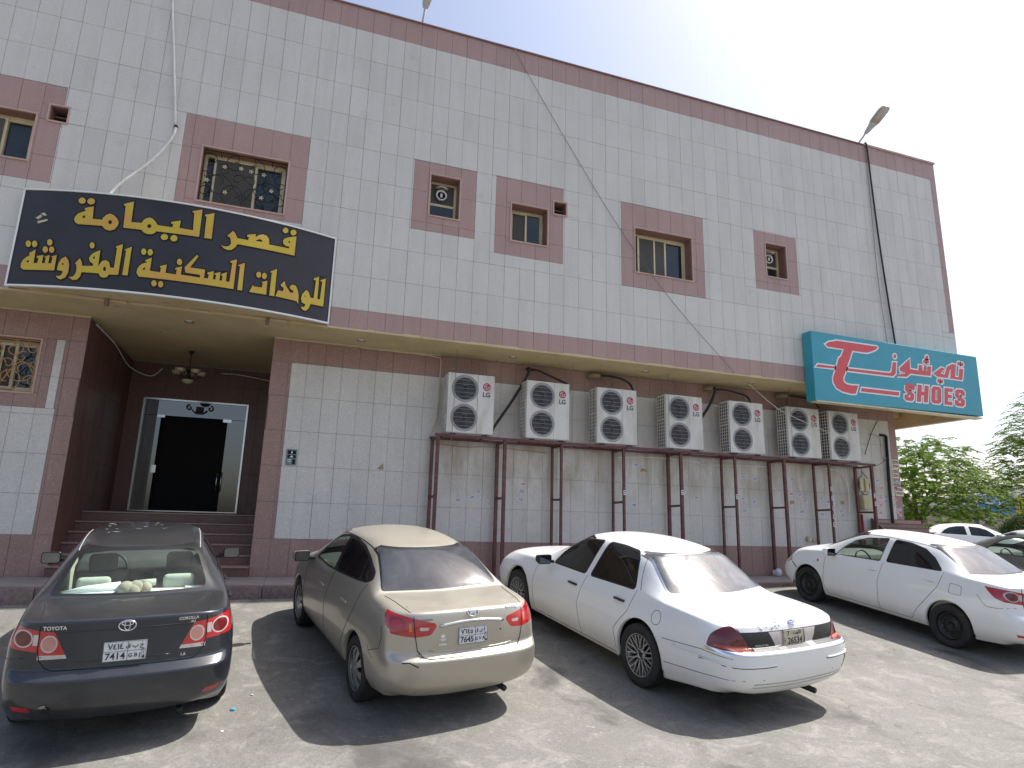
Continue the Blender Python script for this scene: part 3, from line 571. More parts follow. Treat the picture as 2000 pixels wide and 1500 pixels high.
# entrance door: steel frame, tinted side lights, dark open middle
dr=empty('entrance_door'); dr.parent=B
a,b,c,d=DOOR
fm=MB(); t_=.045
fm.box(a,a+t_,RB-.03,RB+.05,c,d).box(b-t_,b,RB-.03,RB+.05,c,d).box(a+t_,b-t_,RB-.03,RB+.05,d-t_,d).box(a+t_,b-t_,RB-.03,RB+.05,c,c+.03)
bevel(fm.build('door_frame',M['steel'],dr),.004,1)
M['door_glass']=glassy('door_glass',(.012,.014,.018),.02,.5,.03); M['door_glass'].node_tree.nodes['Principled BSDF'].inputs['IOR'].default_value=2.3
MB().box(a+t_,-2.68,RB,RB+.012,c+.03,d-.4).build('side_light',M['door_glass'],dr)
MB().box(-1.28,b-t_,RB,RB+.012,c+.03,d-.4).build('side_light',M['door_glass'],dr)
MB().box(a+t_,b-t_,RB,RB+.012,d-.39,d-t_).build('fanlight',M['door_glass'],dr)
MB().box(-2.67,-1.29,RB+.25,RB+.262,c+.03,d-.4).build('dark_doorway',M['black_void'],dr)  # black sheet painted as the unlit interior behind the open middle
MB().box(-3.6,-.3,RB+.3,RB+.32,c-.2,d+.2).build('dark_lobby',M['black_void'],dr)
h_=MB(); h_.tube([(-1.36,RB-.02,2.02),(-1.36,RB-.07,2.0),(-1.36,RB-.075,1.8),(-1.36,RB-.07,1.6),(-1.36,RB-.02,1.58)],.012,8); h_.tube([(-1.27,RB-.02,2.02),(-1.27,RB-.06,2.0),(-1.27,RB-.06,1.6),(-1.27,RB-.02,1.58)],.012,8); h_.build('door_handle',M['chrome'],dr)
for (x0,x1,z0,z1) in ((-2.76,-2.60,3.20,3.26),(-1.38,-1.20,3.18,3.25),(-2.73,-2.64,1.95,2.12)): MB().box(x0,x1,RB-.012,RB-.001,z0,z1).build('patch_fitting',M['steel'],dr)
s=MB()
for sg in (-1,1):
    s.tube(spiral(-1.90+sg*.22,3.47,.07,R(90),1.0,-sg,18,RB-.03),.016,6); s.tube([(-1.90,RB-.03,3.40),(-1.90+sg*.1,RB-.03,3.36),(-1.90+sg*.16,RB-.03,3.42)],.018,6)
s.box(-1.98,-1.82,RB-.04,RB-.02,3.33,3.50); s.build('iron_ornament',M['black_iron'],dr)
# ---------------------------------------------------------------- signs
def offset_poly(P,d):
    n=len(P); A=sum(P[i][0]*P[(i+1)%n][1]-P[(i+1)%n][0]*P[i][1] for i in range(n)); s=1 if A>0 else -1; out=[]
    for i in range(n):
        a,b,c=Vector(P[i-1]),Vector(P[i]),Vector(P[(i+1)%n]); e1=(b-a);e2=(c-b)
        if e1.length<1e-6 or e2.length<1e-6: out.append(tuple(b)); continue
        e1.normalize();e2.normalize(); n1=Vector((e1.y,-e1.x))*s;n2=Vector((e2.y,-e2.x))*s; m=n1+n2
        if m.length<.5: m=n1
        else: m=m/(m.length_squared/2)
        if m.length>1.6: m=m.normalized()*1.6
        out.append(tuple(b+m*d))
    return out
def inside(p,P):
    x,y=p; r=False; n=len(P)
    for i in range(n):
        x1,y1=P[i];x2,y2=P[(i+1)%n]
        if (y1>y)!=(y2>y) and x<(x2-x1)*(y-y1)/(y2-y1)+x1: r=not r
    return r
def letters(polys,yfun,off,depth,mat,name,parent,grow=0.0,slices=None,keepholes=True):
    """flat cut letters: polygons in (x,z), laid on the surface y=yfun(x)"""
    holes=[i for i,P in enumerate(polys) if any(j!=i and len(Q)>len(P) and inside(P[0],Q) for j,Q in enumerate(polys))]
    bm=bmesh.new()
    for i,P in enumerate(polys):
        if i in holes: continue
        hs=[polys[j] for j in holes if inside(polys[j][0],P)]
        loops=[offset_poly(P,grow)]+([offset_poly(h,-grow*.6) for h in hs] if keepholes else [])
        es=[]
        for L in loops:
            vs=[bm.verts.new((x,0,z)) for x,z in L]
            for k in range(len(vs)): es.append(bm.edges.new((vs[k],vs[(k+1)%len(vs)])))
        bmesh.ops.triangle_fill(bm,edges=es,use_beauty=True,use_dissolve=False)
    if slices:
        for sx in slices: bmesh.ops.bisect_plane(bm,geom=bm.verts[:]+bm.edges[:]+bm.faces[:],plane_co=(sx,0,0),plane_no=(1,0,0))
    for f_ in bm.faces:
        if f_.normal.y>0: f_.normal_flip()
    r=bmesh.ops.extrude_face_region(bm,geom=bm.faces[:])
    nv=[g_ for g_ in r['geom'] if isinstance(g_,bmesh.types.BMVert)]
    s_=set(nv)
    for v_ in bm.verts: v_.co.y=yfun(v_.co.x)-(off if v_ not in s_ else off+depth)
    bmesh.ops.recalc_face_normals(bm,faces=bm.faces[:])
    me=bpy.data.meshes.new(name); bm.to_mesh(me); bm.free(); me.materials.append(mat); return link(name,me,parent)
ys1=lambda X: -.10-.44*(1-((X+1.82)/2.45)**2)
S=empty('curved_shop_sign',(-1.82,0,4.51)); tag(S,'bowed black sign with yellow Arabic lettering over the entrance recess','sign')
Sinv=Matrix.Translation((1.82,0,-4.51))
def atS(o): o.parent=S; o.matrix_parent_inverse=Sinv; return o
nseg=48; X0,X1=-4.285,.63; m_=MB(); fr=MB(); bk=MB(); tp=MB()
for i in range(nseg):
    a=X0+(X1-X0)*i/nseg; b=X0+(X1-X0)*(i+1)/nseg
    m_.add([(a,ys1(a),4.53),(b,ys1(b),4.53),(b,ys1(b),6.17),(a,ys1(a),6.17)],[(0,1,2,3)],True)
    for z0,z1 in ((4.510,4.538),(6.168,6.192)):
        ya,yb=ys1(a)-.025,ys1(b)-.025
        fr.add([(a,ya,z0),(b,yb,z0),(b,yb,z1),(a,ya,z1),(a,ya+.05,z0),(b,yb+.05,z0),(b,yb+.05,z1),(a,ya+.05,z1)],[(0,1,2,3),(7,6,5,4),(4,5,1,0),(3,2,6,7)])
    bk.add([(a,ys1(a),4.53),(b,ys1(b),4.53),(b,-.01,4.53),(a,-.01,4.53)],[(0,1,2,3)]); tp.add([(a,ys1(a),6.165),(b,ys1(b),6.165),(b,-.01,6.165),(a,-.01,6.165)],[(3,2,1,0)])
for x in (X0,X1): fr.box(x-.012,x+.012,ys1(x)-.02,-.008,4.505,6.195)
atS(m_.build('sign_face',M['sign_dark'])); atS(fr.build('metal_edge',M['print_white'])); atS(bk.build('underside',M['soffit'])); atS(tp.build('top_cover',M['soffit']))
sl_=[X0+.12*i for i in range(1,41)]
atS(letters(PALACE_SIGN[:-3],ys1,.003,.002,M['letter_edge'],'lettering_dark_edge',None,.022,sl_,False))  # dark outline laid behind the gold letters
atS(letters(PALACE_SIGN[:-3],ys1,.010,.006,M['gold_letter'],'lettering',None,0,sl_))
atS(letters(PALACE_SIGN[-3:],ys1,.004,.002,M['cream_plastic'],'maker_mark',None,0,None))
br_=MB()
for x in (-2.9,-.4): br_.box(x-.03,x+.03,-.05,.02,4.40,4.52)
atS(br_.build('fixing_bracket',M['reveal']))
# turquoise shoe shop sign
TS=empty('shoe_shop_sign',(14.3,-.02,4.05)); tag(TS,'turquoise box sign with red T and SHOES lettering at the building corner','sign')
Tinv=Matrix.Translation((-14.3,.02,-4.05))
def atT(o): o.parent=TS; o.matrix_parent_inverse=Tinv; return o
quad=[(11.565,4.02),(17.04,4.07),(17.06,5.66),(11.57,5.70)]
b_=MB().prism(quad,-.30,-.022).build('sign_box',M['teal']); fix_normals(b_); bevel(b_,.008,1); atT(b_)
sb=MB().box(16.90,17.03,-.02,6.0,4.06,5.66).build('return_box',M['teal']); atT(sb)
sb=MB().box(16.84,16.897,-.02,6.0,4.06,4.52).build('fascia_back',M['soffit']); atT(sb)
sb=MB().box(11.6,17.0,-.295,-.10,3.995,4.03).box(16.86,17.0,-.02,6.0,4.03,4.058).build('bottom_channel',M['cream_alu']); atT(sb)
yc=lambda x:-.30
atT(letters(SHOE_SIGN,yc,.002,.002,M['print_white'],'lettering_outline',None,.038,None,True))
atT(letters(SHOE_SIGN,yc,.006,.004,M['sign_red'],'lettering',None,0,None,True))
mb=MB()
for x in (12.2,13.6,15.0): mb.bar((x,-.28,4.0),(x,.1,4.45),.03)
atT(mb.build('bracket',M['soffit']))

# ---------------------------------------------------------------- steel stand for the outdoor units
st=empty('steel_stand',(8.4,.75,0)); tag(st,'long maroon welded steel stand carrying seven air conditioner units','stand')
Ainv=Matrix.Translation((-8.4,-.75,0))
def atA(o): o.parent=st; o.matrix_parent_inverse=Ainv; return o
PX=[2.90,4.29,5.53,6.98,8.41,9.85,11.25,12.60,13.95]; ZT=2.735
for i,x in enumerate(PX):
    tk=.062 if i in (0,1,4,6,8) else .048
    for y in (.50,1.0):
        atA(MB().bar((x,y,0),(x+random.uniform(-.01,.01),y,ZT-.05),tk,tk,(0,1,0)).build('post',M['maroon']))
    zc=1.56+random.uniform(-.05,.04)
    atA(MB().bar((x,.53,zc),(x,.97,zc+random.uniform(-.01,.01)),.045).build('cross_bar',M['maroon']))
    atA(MB().bar((x,.53,ZT-.07),(x,.97,ZT-.07),.04).build('cross_bar',M['maroon']))
for i in range(len(PX)-1):
    for y in (.48,1.02):
        a,b=PX[i]-(.06 if i==0 else 0),PX[i+1]+(.12 if i==7 else 0)
        atA(MB().bar((a,y,ZT-.025+random.uniform(-.004,.004)),(b-.004,y,ZT-.025),.05,.05).build('rail',M['maroon']))
for x in [3.05,3.9,4.75,5.6,6.4,7.25,8.1,8.95,9.8,10.65,11.5,12.35,12.75,13.55]: atA(MB().bar((x,.45,ZT-.0),(x,1.05,ZT-.0),.04,.012).build('bearer',M['maroon']))

# ---------------------------------------------------------------- air conditioner outdoor units
W_,H_,D_=.975,1.225,.36
def make_ac():
    r=empty('ac_outdoor_unit')
    body=MB(); 
    body.box(0,W_,.012,D_,0,H_)
    o=body.build('casing',M['ac_white'],r); bevel(o,.014,2)
    fx=.365*W_; fr_=.262; fz=(.745*H_,.262*H_)
    # front panel with two round openings, right hand service panel
    bm=bmesh.new(); es=[]
    def loop(pts):
        vs=[bm.verts.new((x,0,z)) for x,z in pts]
        for k in range(len(vs)): es.append(bm.edges.new((vs[k],vs[(k+1)%len(vs)])))
    loop([(.004,.012),(.632*W_,.012),(.632*W_,H_-.006),(.004,H_-.006)])
    for z in fz: loop([(fx+fr_*math.cos(2*math.pi*k/28),z+fr_*math.sin(2*math.pi*k/28)) for k in range(28)])
    bmesh.ops.triangle_fill(bm,edges=es,use_beauty=True)
    for f_ in bm.faces:
        if f_.normal.y>0: f_.normal_flip()
    rr=bmesh.ops.extrude_face_region(bm,geom=bm.faces[:]); nv=[q for q in rr['geom'] if isinstance(q,bmesh.types.BMVert)]
    for v_ in bm.verts: v_.co.y=.0115
    for v_ in nv: v_.co.y=-.004
    bmesh.ops.recalc_face_normals(bm,faces=bm.faces[:])
    me=bpy.data.meshes.new('front_panel'); bm.to_mesh(me); bm.free(); me.materials.append(M['ac_white']); link('front_panel',me,r)
    o=MB().box(.637*W_,W_-.004,-.004,.0115,.012,H_-.006).build('service_panel',M['ac_white'],r); bevel(o,.004,1)
    for z in fz:
        Mx=Matrix.Translation((fx,0,z))@Matrix.Rotation(R(90),4,'X')
        g_=MB().lathe([(fr_-.035,-.006),(fr_-.01,.012),(fr_+.012,.012),(fr_+.020,.004)],Mx,36).build('fan_ring',M['ac_grey'],r)
        k_=MB().lathe([(0,-.010),(fr_-.0,-.010)],Mx,28).build('fan_recess',M['ac_dark'],g_)
        bl=MB()
        for k in range(3):
            a0=2*math.pi*k/3+.4
            P=[Mx@Vector((q*math.cos(a0+s_),q*math.sin(a0+s_),hh)) for q,s_,hh in ((.05,-.3,-.004),(.20,-.55,-.002),(.22,.25,-.008),(.05,.3,-.008))]
            bl.add(P,[(0,1,2,3)])
        bl.lathe([(0,.0),(.055,.0),(.055,-.009)],Mx,16); bl.build('fan_blades',M['black_plastic'],g_)
        gd=MB()
        for rad in (.06,): gd.tube([Mx@Vector((rad*math.cos(a),rad*math.sin(a),.010)) for a in [2*math.pi*q/28 for q in range(28)]],.0022,4,True)
        for hz in (-.17,-.085,0,.085,.17):
            xx=math.sqrt(max(fr_**2-hz**2,0)); gd.tube([(fx-xx,-.014,z+hz),(fx+xx,-.014,z+hz)],.0042,5)
        gd.build('guard_wires',M['ac_grey'],g_)
    # lattice on the left end
    la=MB(); la.box(-.004,0.001,.03,D_-.02,.03,H_-.03); la.build('vent_recess',M['ac_dark'],r)
    la=MB()
    for k in range(5): la.box(-.016,-.004,.03+(D_-.064)*k/4,.044+(D_-.064)*k/4,.03,H_-.03)
    for k in range(16): z=.03+(H_-.072)*k/15; la.box(-.0155,-.005,.03,D_-.02,z,z+(.028 if k==8 else .014))
    la.build('vent_lattice',M['ac_white'],r)
    lx,lz=.83*W_,.80*H_
    Mx=Matrix.Translation((lx,-.0045,lz))@Matrix.Rotation(R(90),4,'X')
    lg=MB().lathe([(0,.004),(.078,.004),(.082,.0)],Mx,28).build('logo_disc',M['logo_red'],r)
    w_=MB(); w_.tube([(lx+.052*math.cos(R(a)),-.0095,lz+.052*math.sin(R(a))) for a in range(75,368,12)],.0055,5); w_.tube([(lx+.052,-.0095,lz+.002),(lx+.018,-.0095,lz+.002)],.0055,5)
    w_.tube([(lx-.008,-.0095,lz+.026),(lx-.008,-.0095,lz-.024),(lx+.012,-.0095,lz-.024)],.0055,5); w_.disc((lx-.03,-.0095,lz+.018),.009); w_.build('logo_lines',M['print_white'],lg)
    tm=text_mesh('LG',.135,M['logo_grey'],bold=.004,depth=.002); o=link('lettering',tm,r,(lx-.005,-.0065,.665*H_)); o.rotation_euler=(R(90),0,0)
    o=MB().box(.0,W_,.0,.02,-.001,.012).build('base_edge',M['ac_grey'],r)
    ft=MB()
    for x in (.12,W_-.2): ft.box(x,x+.08,.02,D_-.02,-.03,0)
    ft.build('foot_rail',M['black_plastic'],r); return r
ac0=make_ac()
ACX=[3.05,4.725,6.345,8.06,9.76,11.44,12.72]
AL=['leftmost white air conditioner unit, beside the cream conduit elbow','second white air conditioner unit from the left, hoses crossing to its left','third white air conditioner unit from the left on the maroon stand','middle white air conditioner unit of the seven on the maroon stand','fifth white air conditioner unit, left of the turquoise sign, with a hose rising behind it','sixth white air conditioner unit, hanging just under the left end of the turquoise sign','rightmost white air conditioner unit, close against its neighbour under the turquoise sign']
for i,x in enumerate(ACX):
    o=ac0 if i==0 else copy_tree(ac0)
    o.location=(x,.50+random.uniform(-.01,.01),ZT+.036); o.rotation_euler=(0,random.uniform(-.004,.004),random.uniform(-.01,.01)+(0.03 if i==6 else 0))
    tag(o,AL[i],'air conditioner','outdoor units on the maroon stand')
# hoses, cables, conduit
def cable(name,pts,r,mat,label,cat='cable',group=None,n=6):
    o=MB().tube(pts,r,n).build(name,mat); return tag(o,label,cat,group)
def sm(pts,k=6):
    """smooth a polyline"""
    P=[Vector(p) for p in pts]; out=[]
    for i in range(len(P)-1):
        p0,p1,p2,p3=P[max(i-1,0)],P[i],P[i+1],P[min(i+2,len(P)-1)]
        for j in range(k):
            t_=j/k; out.append(.5*((2*p1)+(p2-p0)*t_+(2*p0-5*p1+4*p2-p3)*t_*t_+(3*p1-3*p2+p3-p0)*t_**3))
    out.append(P[-1]); return out
M['hose']=simple('hose_insulation',(.035,.030,.028),.8,0,.3,9,bump=.3)
M['tape']=simple('wrapped_tape',(.30,.24,.16),.7)
cable('refrigerant_hose',sm([(4.92,1.05,4.36),(4.90,.85,4.33),(4.82,.8,4.12),(4.55,.85,3.62),(4.18,.85,3.05),(4.10,.85,2.9)]),.030,M['hose'],'black hose slanting down from the soffit between the first two air conditioners','hose')
cable('refrigerant_hose',sm([(4.93,1.05,4.35),(5.1,.85,4.31),(5.38,.8,4.20),(5.62,.8,4.12),(5.80,.78,4.02),(5.83,.86,3.80)]),.026,M['hose'],'black hose curving over the second air conditioner','hose')
cable('refrigerant_hose',sm([(6.50,1.05,4.37),(6.75,.9,4.37),(7.06,.8,4.32),(7.32,.8,4.22),(7.40,.78,4.05)]),.026,M['hose'],'black hose curving down onto the third air conditioner','hose')
cable('refrigerant_hose',sm([(9.68,1.05,4.36),(9.66,.85,4.34),(9.58,.82,4.11),(9.44,.85,3.84),(9.25,.88,3.55),(9.2,.9,3.3)]),.034,M['hose'],'black hose dropping behind the fifth air conditioner','hose')
cable('refrigerant_hose',sm([(9.68,1.05,4.35),(9.9,.85,4.33),(10.2,.8,4.28),(10.55,.8,4.20),(10.62,.78,4.0)]),.024,M['hose'],'black hose curving onto the fifth air conditioner','hose')
cable('refrigerant_hose',sm([(11.75,1.05,4.37),(11.95,.9,4.37),(12.35,.8,4.32),(12.6,.8,4.25),(12.75,.8,4.1)]),.024,M['hose'],'dark hose behind the turquoise sign above the sixth air conditioner','hose')
cable('refrigerant_hose',sm([(13.2,1.05,4.35),(13.4,.9,4.28),(13.7,.85,4.26),(14.0,1.0,4.34)]),.02,M['hose'],'short black hose looping under the turquoise sign above the rightmost air conditioner','hose')
for x,lab in ((6.42,'above the third air conditioner'),(9.52,'above the fifth air conditioner'),(11.66,'above the sixth air conditioner')):
    o=MB().tube([(x,1.09,4.36),(x+.1,.95,4.36),(x+.2,.88,4.34)],[.07,.06,.045],10).build('hose_sleeve',M['tape']); tag(o,'tan taped pipe sleeve coming out of the wall '+lab,'pipe')
M['conduit']=simple('cream_conduit',(.55,.50,.40),.55)
cable('wall_conduit',[(1.34,1.06,4.44),(2.60,1.06,4.44),(2.80,1.06,4.43),(2.985,1.06,4.405),(3.0,1.06,4.36),(2.995,1.06,4.15),(2.99,1.05,3.5),(2.96,1.05,3.1),(2.88,1.0,2.82)],.014,M['conduit'],'cream conduit running along the soffit and down beside the first air conditioner','conduit')
RODL=['thin hanging wire in front of the first air conditioner','thin hanging wire between the second and third air conditioners','thin hanging wire in front of the fourth air conditioner','thin hanging wire in front of the sixth air conditioner']
for x,l_ in zip((3.19,5.77,8.12,11.53),RODL): cable('hanging_wire',[(x,.47,4.49),(x-.01,.46,3.4),(x-.03,.46,2.6)],.0055,M['joint'],l_,'wire',None,5)
M['rope']=simple('white_rope',(.72,.70,.66),.7)
cable('sign_power_cable',sm([(-2.72,-.04,11.45),(-2.66,-.035,10.4),(-2.50,-.035,9.3),(-2.30,-.04,7.90)],5),.020,M['rope'],'white cable hanging straight down the facade beside the grilled window')
cable('sign_power_cable',sm([(-2.285,-.04,7.84),(-2.33,-.09,7.55),(-2.55,-.18,7.05),(-2.90,-.3,6.5),(-3.02,-.38,6.2)],5),.022,M['rope'],'white cable sagging from the wall to the top of the black sign')
o=MB().lathe([(0,.02),(.03,.02),(.03,-.02),(0,-.02)],Matrix.Translation((-2.29,-.03,7.87))@Matrix.Rotation(R(90),4,'X'),10).build('cable_clip',M['black_plastic']); tag(o,'small black clip holding the white cable on the wall','clip')
M['thin']=simple('thin_grey_wire',(.15,.14,.13),.6)
cable('facade_wire',sm([(4.07,-.035,11.42),(4.386,-.025,10.878),(5.5,-.02,9.2),(6.654,-.025,7.552),(7.925,-.03,6.046),(9.554,-.03,4.52)],4),.0052,M['thin'],'thin wire running diagonally down the grey tiles from the parapet','wire',None,5)
cable('facade_wire',sm([(9.58,-.02,4.52),(10.45,.62,4.49),(11.07,.44,3.93),(11.74,.43,3.676),(12.97,.43,3.322),(13.75,.44,3.10)],4),.007,M['rope'],'pale thin cord crossing the last two air conditioners','wire',None,5)
cable('corner_cable',sm([(14.27,.02,11.46),(14.27,-.045,11.38),(14.30,-.045,10.2),(14.38,-.045,8.2),(14.53,-.05,5.9),(14.55,-.06,5.6)],5),.022,M['black_rubber'],'thick black cable running down the facade to the turquoise sign')
cable('thin_cable',sm([(14.24,-.03,11.40),(14.22,-.03,9.6),(14.20,-.03,7.6),(14.30,-.03,5.6)],5),.007,M['thin'],'thin grey cable beside the thick black one')
cable('black_pipe',[(15.17,1.03,3.58),(15.12,1.03,2.2),(15.10,1.03,0)],.042,M['black_rubber'],'black vertical drain pipe on the grey strip near the corner','pipe')
cable('pipe_elbow',[(15.17,1.03,3.58),(15.10,1.04,3.60),(15.0,1.07,3.60)],.035,M['black_rubber'],'short black elbow at the top of the drain pipe','pipe')
cable('loose_wire',sm([(14.95,1.06,3.97),(14.65,1.04,3.57),(14.38,1.03,3.04)]),.010,M['black_rubber'],'frayed black wire hanging right of the last air conditioner','wire')
cable('loose_wire',sm([(14.62,1.06,3.60),(14.95,1.05,3.52),(14.98,1.05,3.0),(15.12,1.03,2.95)]),.006,M['thin'],'thin wire looped on the wall beside the drain pipe','wire')
cable('loose_wire',sm([(13.95,.75,2.72),(14.5,.95,2.72),(14.9,1.0,2.85),(15.13,1.02,3.0)]),.008,M['thin'],'thin wire sagging from the stand end to the drain pipe','wire')
cable('white_drain_hose',sm([(12.9,.98,2.60),(13.3,1.0,2.58),(13.62,1.03,2.45),(13.72,1.03,2.1),(13.68,1.03,1.5)]),.012,M['rope'],'white drain hose under the right end of the stand','hose')
cable('white_drain_hose',sm([(7.1,1.02,2.55),(8.0,1.02,2.60),(9.2,1.02,2.56),(9.3,1.02,2.50),(10.2,1.02,2.54),(11.2,1.02,2.55)]),.010,M['rope'],'white drain hose under the middle of the stand','hose')
cable('white_drain_hose',sm([(2.95,1.02,2.60),(3.6,1.03,2.57),(4.2,1.02,2.60),(5.4,1.02,2.55)]),.009,M['tape'],'tan drain hose under the first two air conditioners','hose')
# electrical boxes under the right end
def ebox(x0,x1,z0,z1,lab,y=1.06,dp=.12,mat='cream_plastic'):
    r=empty('electric_box',((x0+x1)/2,y,z0)); w2=(x1-x0)/2
    o=MB().box(-w2,w2,-dp,0,0,z1-z0).build('box_body',M[mat],r); bevel(o,.008,2)
    o=MB().box(-w2+.015,w2-.015,-dp-.006,-dp,.02,z1-z0-.02).build('box_cover',M[mat],r)
    return tag(r,lab,'electric box')
ebox(14.02,14.15,2.08,2.40,'left one of two small cream isolator boxes under the stand end'); ebox(14.20,14.33,2.08,2.40,'right one of two small cream isolator boxes under the stand end')
ebox(14.06,14.34,1.62,1.98,'larger cream meter box below the two small boxes',dp=.16)
ebox(12.30,12.42,.80,.92,'small cream outlet box low on the wall behind the stand',dp=.05); ebox(12.46,12.60,.80,.87,'small flat cream outlet cover low on the wall behind the stand',dp=.03)
cable('box_wire',sm([(14.20,1.03,2.70),(14.18,1.0,2.5),(14.03,.96,2.4),(14.0,.95,2.2),(14.08,.96,2.05),(14.2,.96,1.98)]),.008,M['black_rubber'],'black wire hanging over the two cream isolator boxes','wire')
cable('box_wire',sm([(14.19,1.02,2.6),(14.32,.98,2.42),(14.36,.96,2.2),(14.27,.95,2.03),(14.2,.95,1.99)]),.008,M['black_rubber'],'black wire looping right of the isolator boxes','wire')
M['red_pole']=simple('red_pole',(.30,.02,.015),.5)
cable('red_pole',[(14.05,.95,0),(14.03,.98,1.5)],.03,M['red_pole'],'short red upright behind the stand end','pole')
# door phone / notice plaque
pl=empty('wall_plaque',(.225,1.085,2.02)); tag(pl,'small green notice plaque with white symbols beside the recess','plaque')
M['plaque_green']=simple('plaque_green',(.03,.13,.10),.4)
M['plaque_grey']=simple('plaque_grey',(.16,.24,.22),.4)
o=MB().box(-.095,.095,-.012,0,0,.30).build('plate',M['plaque_grey'],pl); bevel(o,.01,2)
MB().box(-.075,.075,-.014,-.012,.205,.275).box(-.075,.075,-.014,-.012,.13,.19).box(.02,.07,-.014,-.012,.02,.11).build('panel',M['black_void'],pl)
MB().box(-.012,.012,-.016,-.014,.22,.26).box(-.03,.03,-.016,-.014,.145,.16).box(-.012,.012,-.016,-.014,.16,.18).box(-.07,.0,-.0135,-.012,.09,.10).box(-.07,.0,-.0135,-.012,.06,.07).build('symbols',M['print_white'],pl)
# stickers pasted on the wall
def stick_mat(name,bgc,ink,seed):
    t=NT(name); co=t.coord('Generated'); mp=t.new('ShaderNodeMapping'); mp.inputs['Scale'].default_value=(9,1,4.5); mp.inputs['Location'].default_value=(seed,0,seed); t.l(co,mp.inputs[0])
    n=t.noise(mp.outputs[0],1.6,5,.7); band=t.new('ShaderNodeSeparateXYZ'); t.l(co,band.inputs[0])
    zb=t.ramp(band.outputs[2],[(.12,0),(.2,1),(.42,1),(.46,0),(.54,0),(.58,1),(.86,1),(.92,0)]); xb=t.ramp(band.outputs[0],[(.06,0),(.1,1),(.9,1),(.95,0)])
    k=t.math('MULTIPLY',t.math('MULTIPLY',t.ramp(n,[(.40,0),(.50,1)]),zb),xb)
    t.set(Base_Color=t.mix(k,bgc,ink),Roughness=.7); return t.m
SM={'b':stick_mat('sticker_blue_print',(.80,.80,.82),(.02,.04,.26),1),'r':stick_mat('sticker_red_print',(.80,.68,.66),(.50,.02,.02),2),'w':stick_mat('sticker_grey_print',(.75,.75,.73),(.12,.12,.12),3),'t':simple('torn_tan_paper',(.35,.27,.15),.9,0,.3,20),'C':stick_mat('cream_notice_print',(.74,.66,.54),(.16,.10,.07),4)}
for (x,z,k) in STICK:
    ws,hs=(.125,.062) if k in 'brw' else ((.15,.10) if k=='t' else (.24,.21))
    ws*=random.uniform(.8,1.25); hs*=random.uniform(.8,1.25)
    if k=='t': m_=MB().prism([(-ws/2,-hs/2),(ws*.1,-hs*.35),(ws/2,-hs/2),(ws*.4,0),(ws/2,hs*.45),(0,hs*.3),(-ws*.3,hs/2),(-ws*.4,.1*hs)],-.002,0)
    else: m_=MB().box(-ws/2,ws/2,-.002,0,-hs/2,hs/2)
    o=m_.build('advert_sticker',SM[k],B,(x,YL-.0032,z)); o.rotation_euler=(0,R(random.choice((0,0,random.uniform(-12,12),random.uniform(-30,30)))) if k!='C' else R(random.uniform(-3,3)),0)
o=MB().prism([(-.07,-.05),(.06,-.06),(.05,.07)],-.002,0).build('advert_sticker',SM['t'],B,(1.90,YL-.0032,2.08))
for (x,z,k) in ((6.985,1.75,'b'),(8.41,1.81,'b'),(9.85,1.77,'w'),(12.605,2.06,'w'),(12.61,1.84,'b'),(12.62,1.60,'b'),(12.61,1.40,'w'),(13.955,1.95,'w'),(13.96,1.75,'r'),(13.96,.95,'w'),(13.96,.70,'w'),(12.60,1.22,'w')):
    s_=atA(MB().box(-.032,.032,-.002,0,-.05,.05).build('post_sticker',SM[k])); s_.location=(x,.467,z)
# downlights in the soffit
M['lamp_glass']=simple('downlight_glass',(.75,.70,.55),.25)
dl=empty('downlight'); MB().lathe([(.055,0),(.08,-.006),(.085,0),(.085,.004)],None,20).build('rim',M['steel'],dl); MB().lathe([(0,.001),(.055,.001)],None,16).build('lens',M['lamp_glass'],dl)
DL=[(-1.755,.68,'round downlight in the soffit above the recess, behind the black sign'),(1.30,.64,'round downlight in the soffit left of the first air conditioner'),(4.45,.62,'round downlight in the soffit above the gap between the first two air conditioners'),(7.59,.55,'round downlight in the soffit left of the fourth air conditioner'),(10.45,.52,'round downlight in the soffit nearest the turquoise sign')]
for i,(x,y,l_) in enumerate(DL):
    o=dl if i==0 else copy_tree(dl); o.location=(x,y,4.475); tag(o,l_,'downlight','downlights in the overhang')
# chandelier in the recess
ch=empty('hanging_lamp',(-2.0,2.93,4.455)); tag(ch,'five armed brass lamp with cream glass bowls hanging in the recess','chandelier')
M['bowl']=simple('alabaster_bowl',(.42,.37,.27),.4)
o=MB().lathe([(0,0),(.06,-.01),(.03,-.06),(.01,-.08)],None,14).build('ceiling_rose',M['black_iron'],ch); MB().tube([(0,0,-.07),(0,0,-.42)],.009,6).build('stem',M['black_iron'],ch)
MB().lathe([(0,-.40),(.05,-.42),(.03,-.50),(.06,-.54),(.015,-.60),(0,-.66)],None,14).build('hub',M['black_iron'],ch)
for k in range(5):
    an=2*math.pi*k/5+.35; dx,dy=math.cos(an),math.sin(an)
    arm=MB().tube(sm([(0,0,-.52),(.10*dx,.10*dy,-.60),(.20*dx,.20*dy,-.56),(.25*dx,.25*dy,-.50)],4),.009,6).build('arm',M['black_iron'],ch)
    MB().lathe([(.015,-.01),(.07,.0),(.10,.05),(.095,.075),(.06,.02),(.0,.0)],Matrix.Translation((.25*dx,.25*dy,-.50)),16).build('glass_bowl',M['bowl'],arm)
MB().lathe([(0,-.72),(.09,-.69),(.125,-.64),(.12,-.625),(.03,-.66)],None,18).build('glass_bowl',M['bowl'],ch)
cable('recess_cable',sm([(-3.36,1.3,4.40),(-3.34,2.6,4.36),(-3.36,4.0,4.22),(-3.0,4.38,4.12),(-2.78,4.40,4.33)]),.014,M['rope'],'loose white cable in the back left corner of the recess')
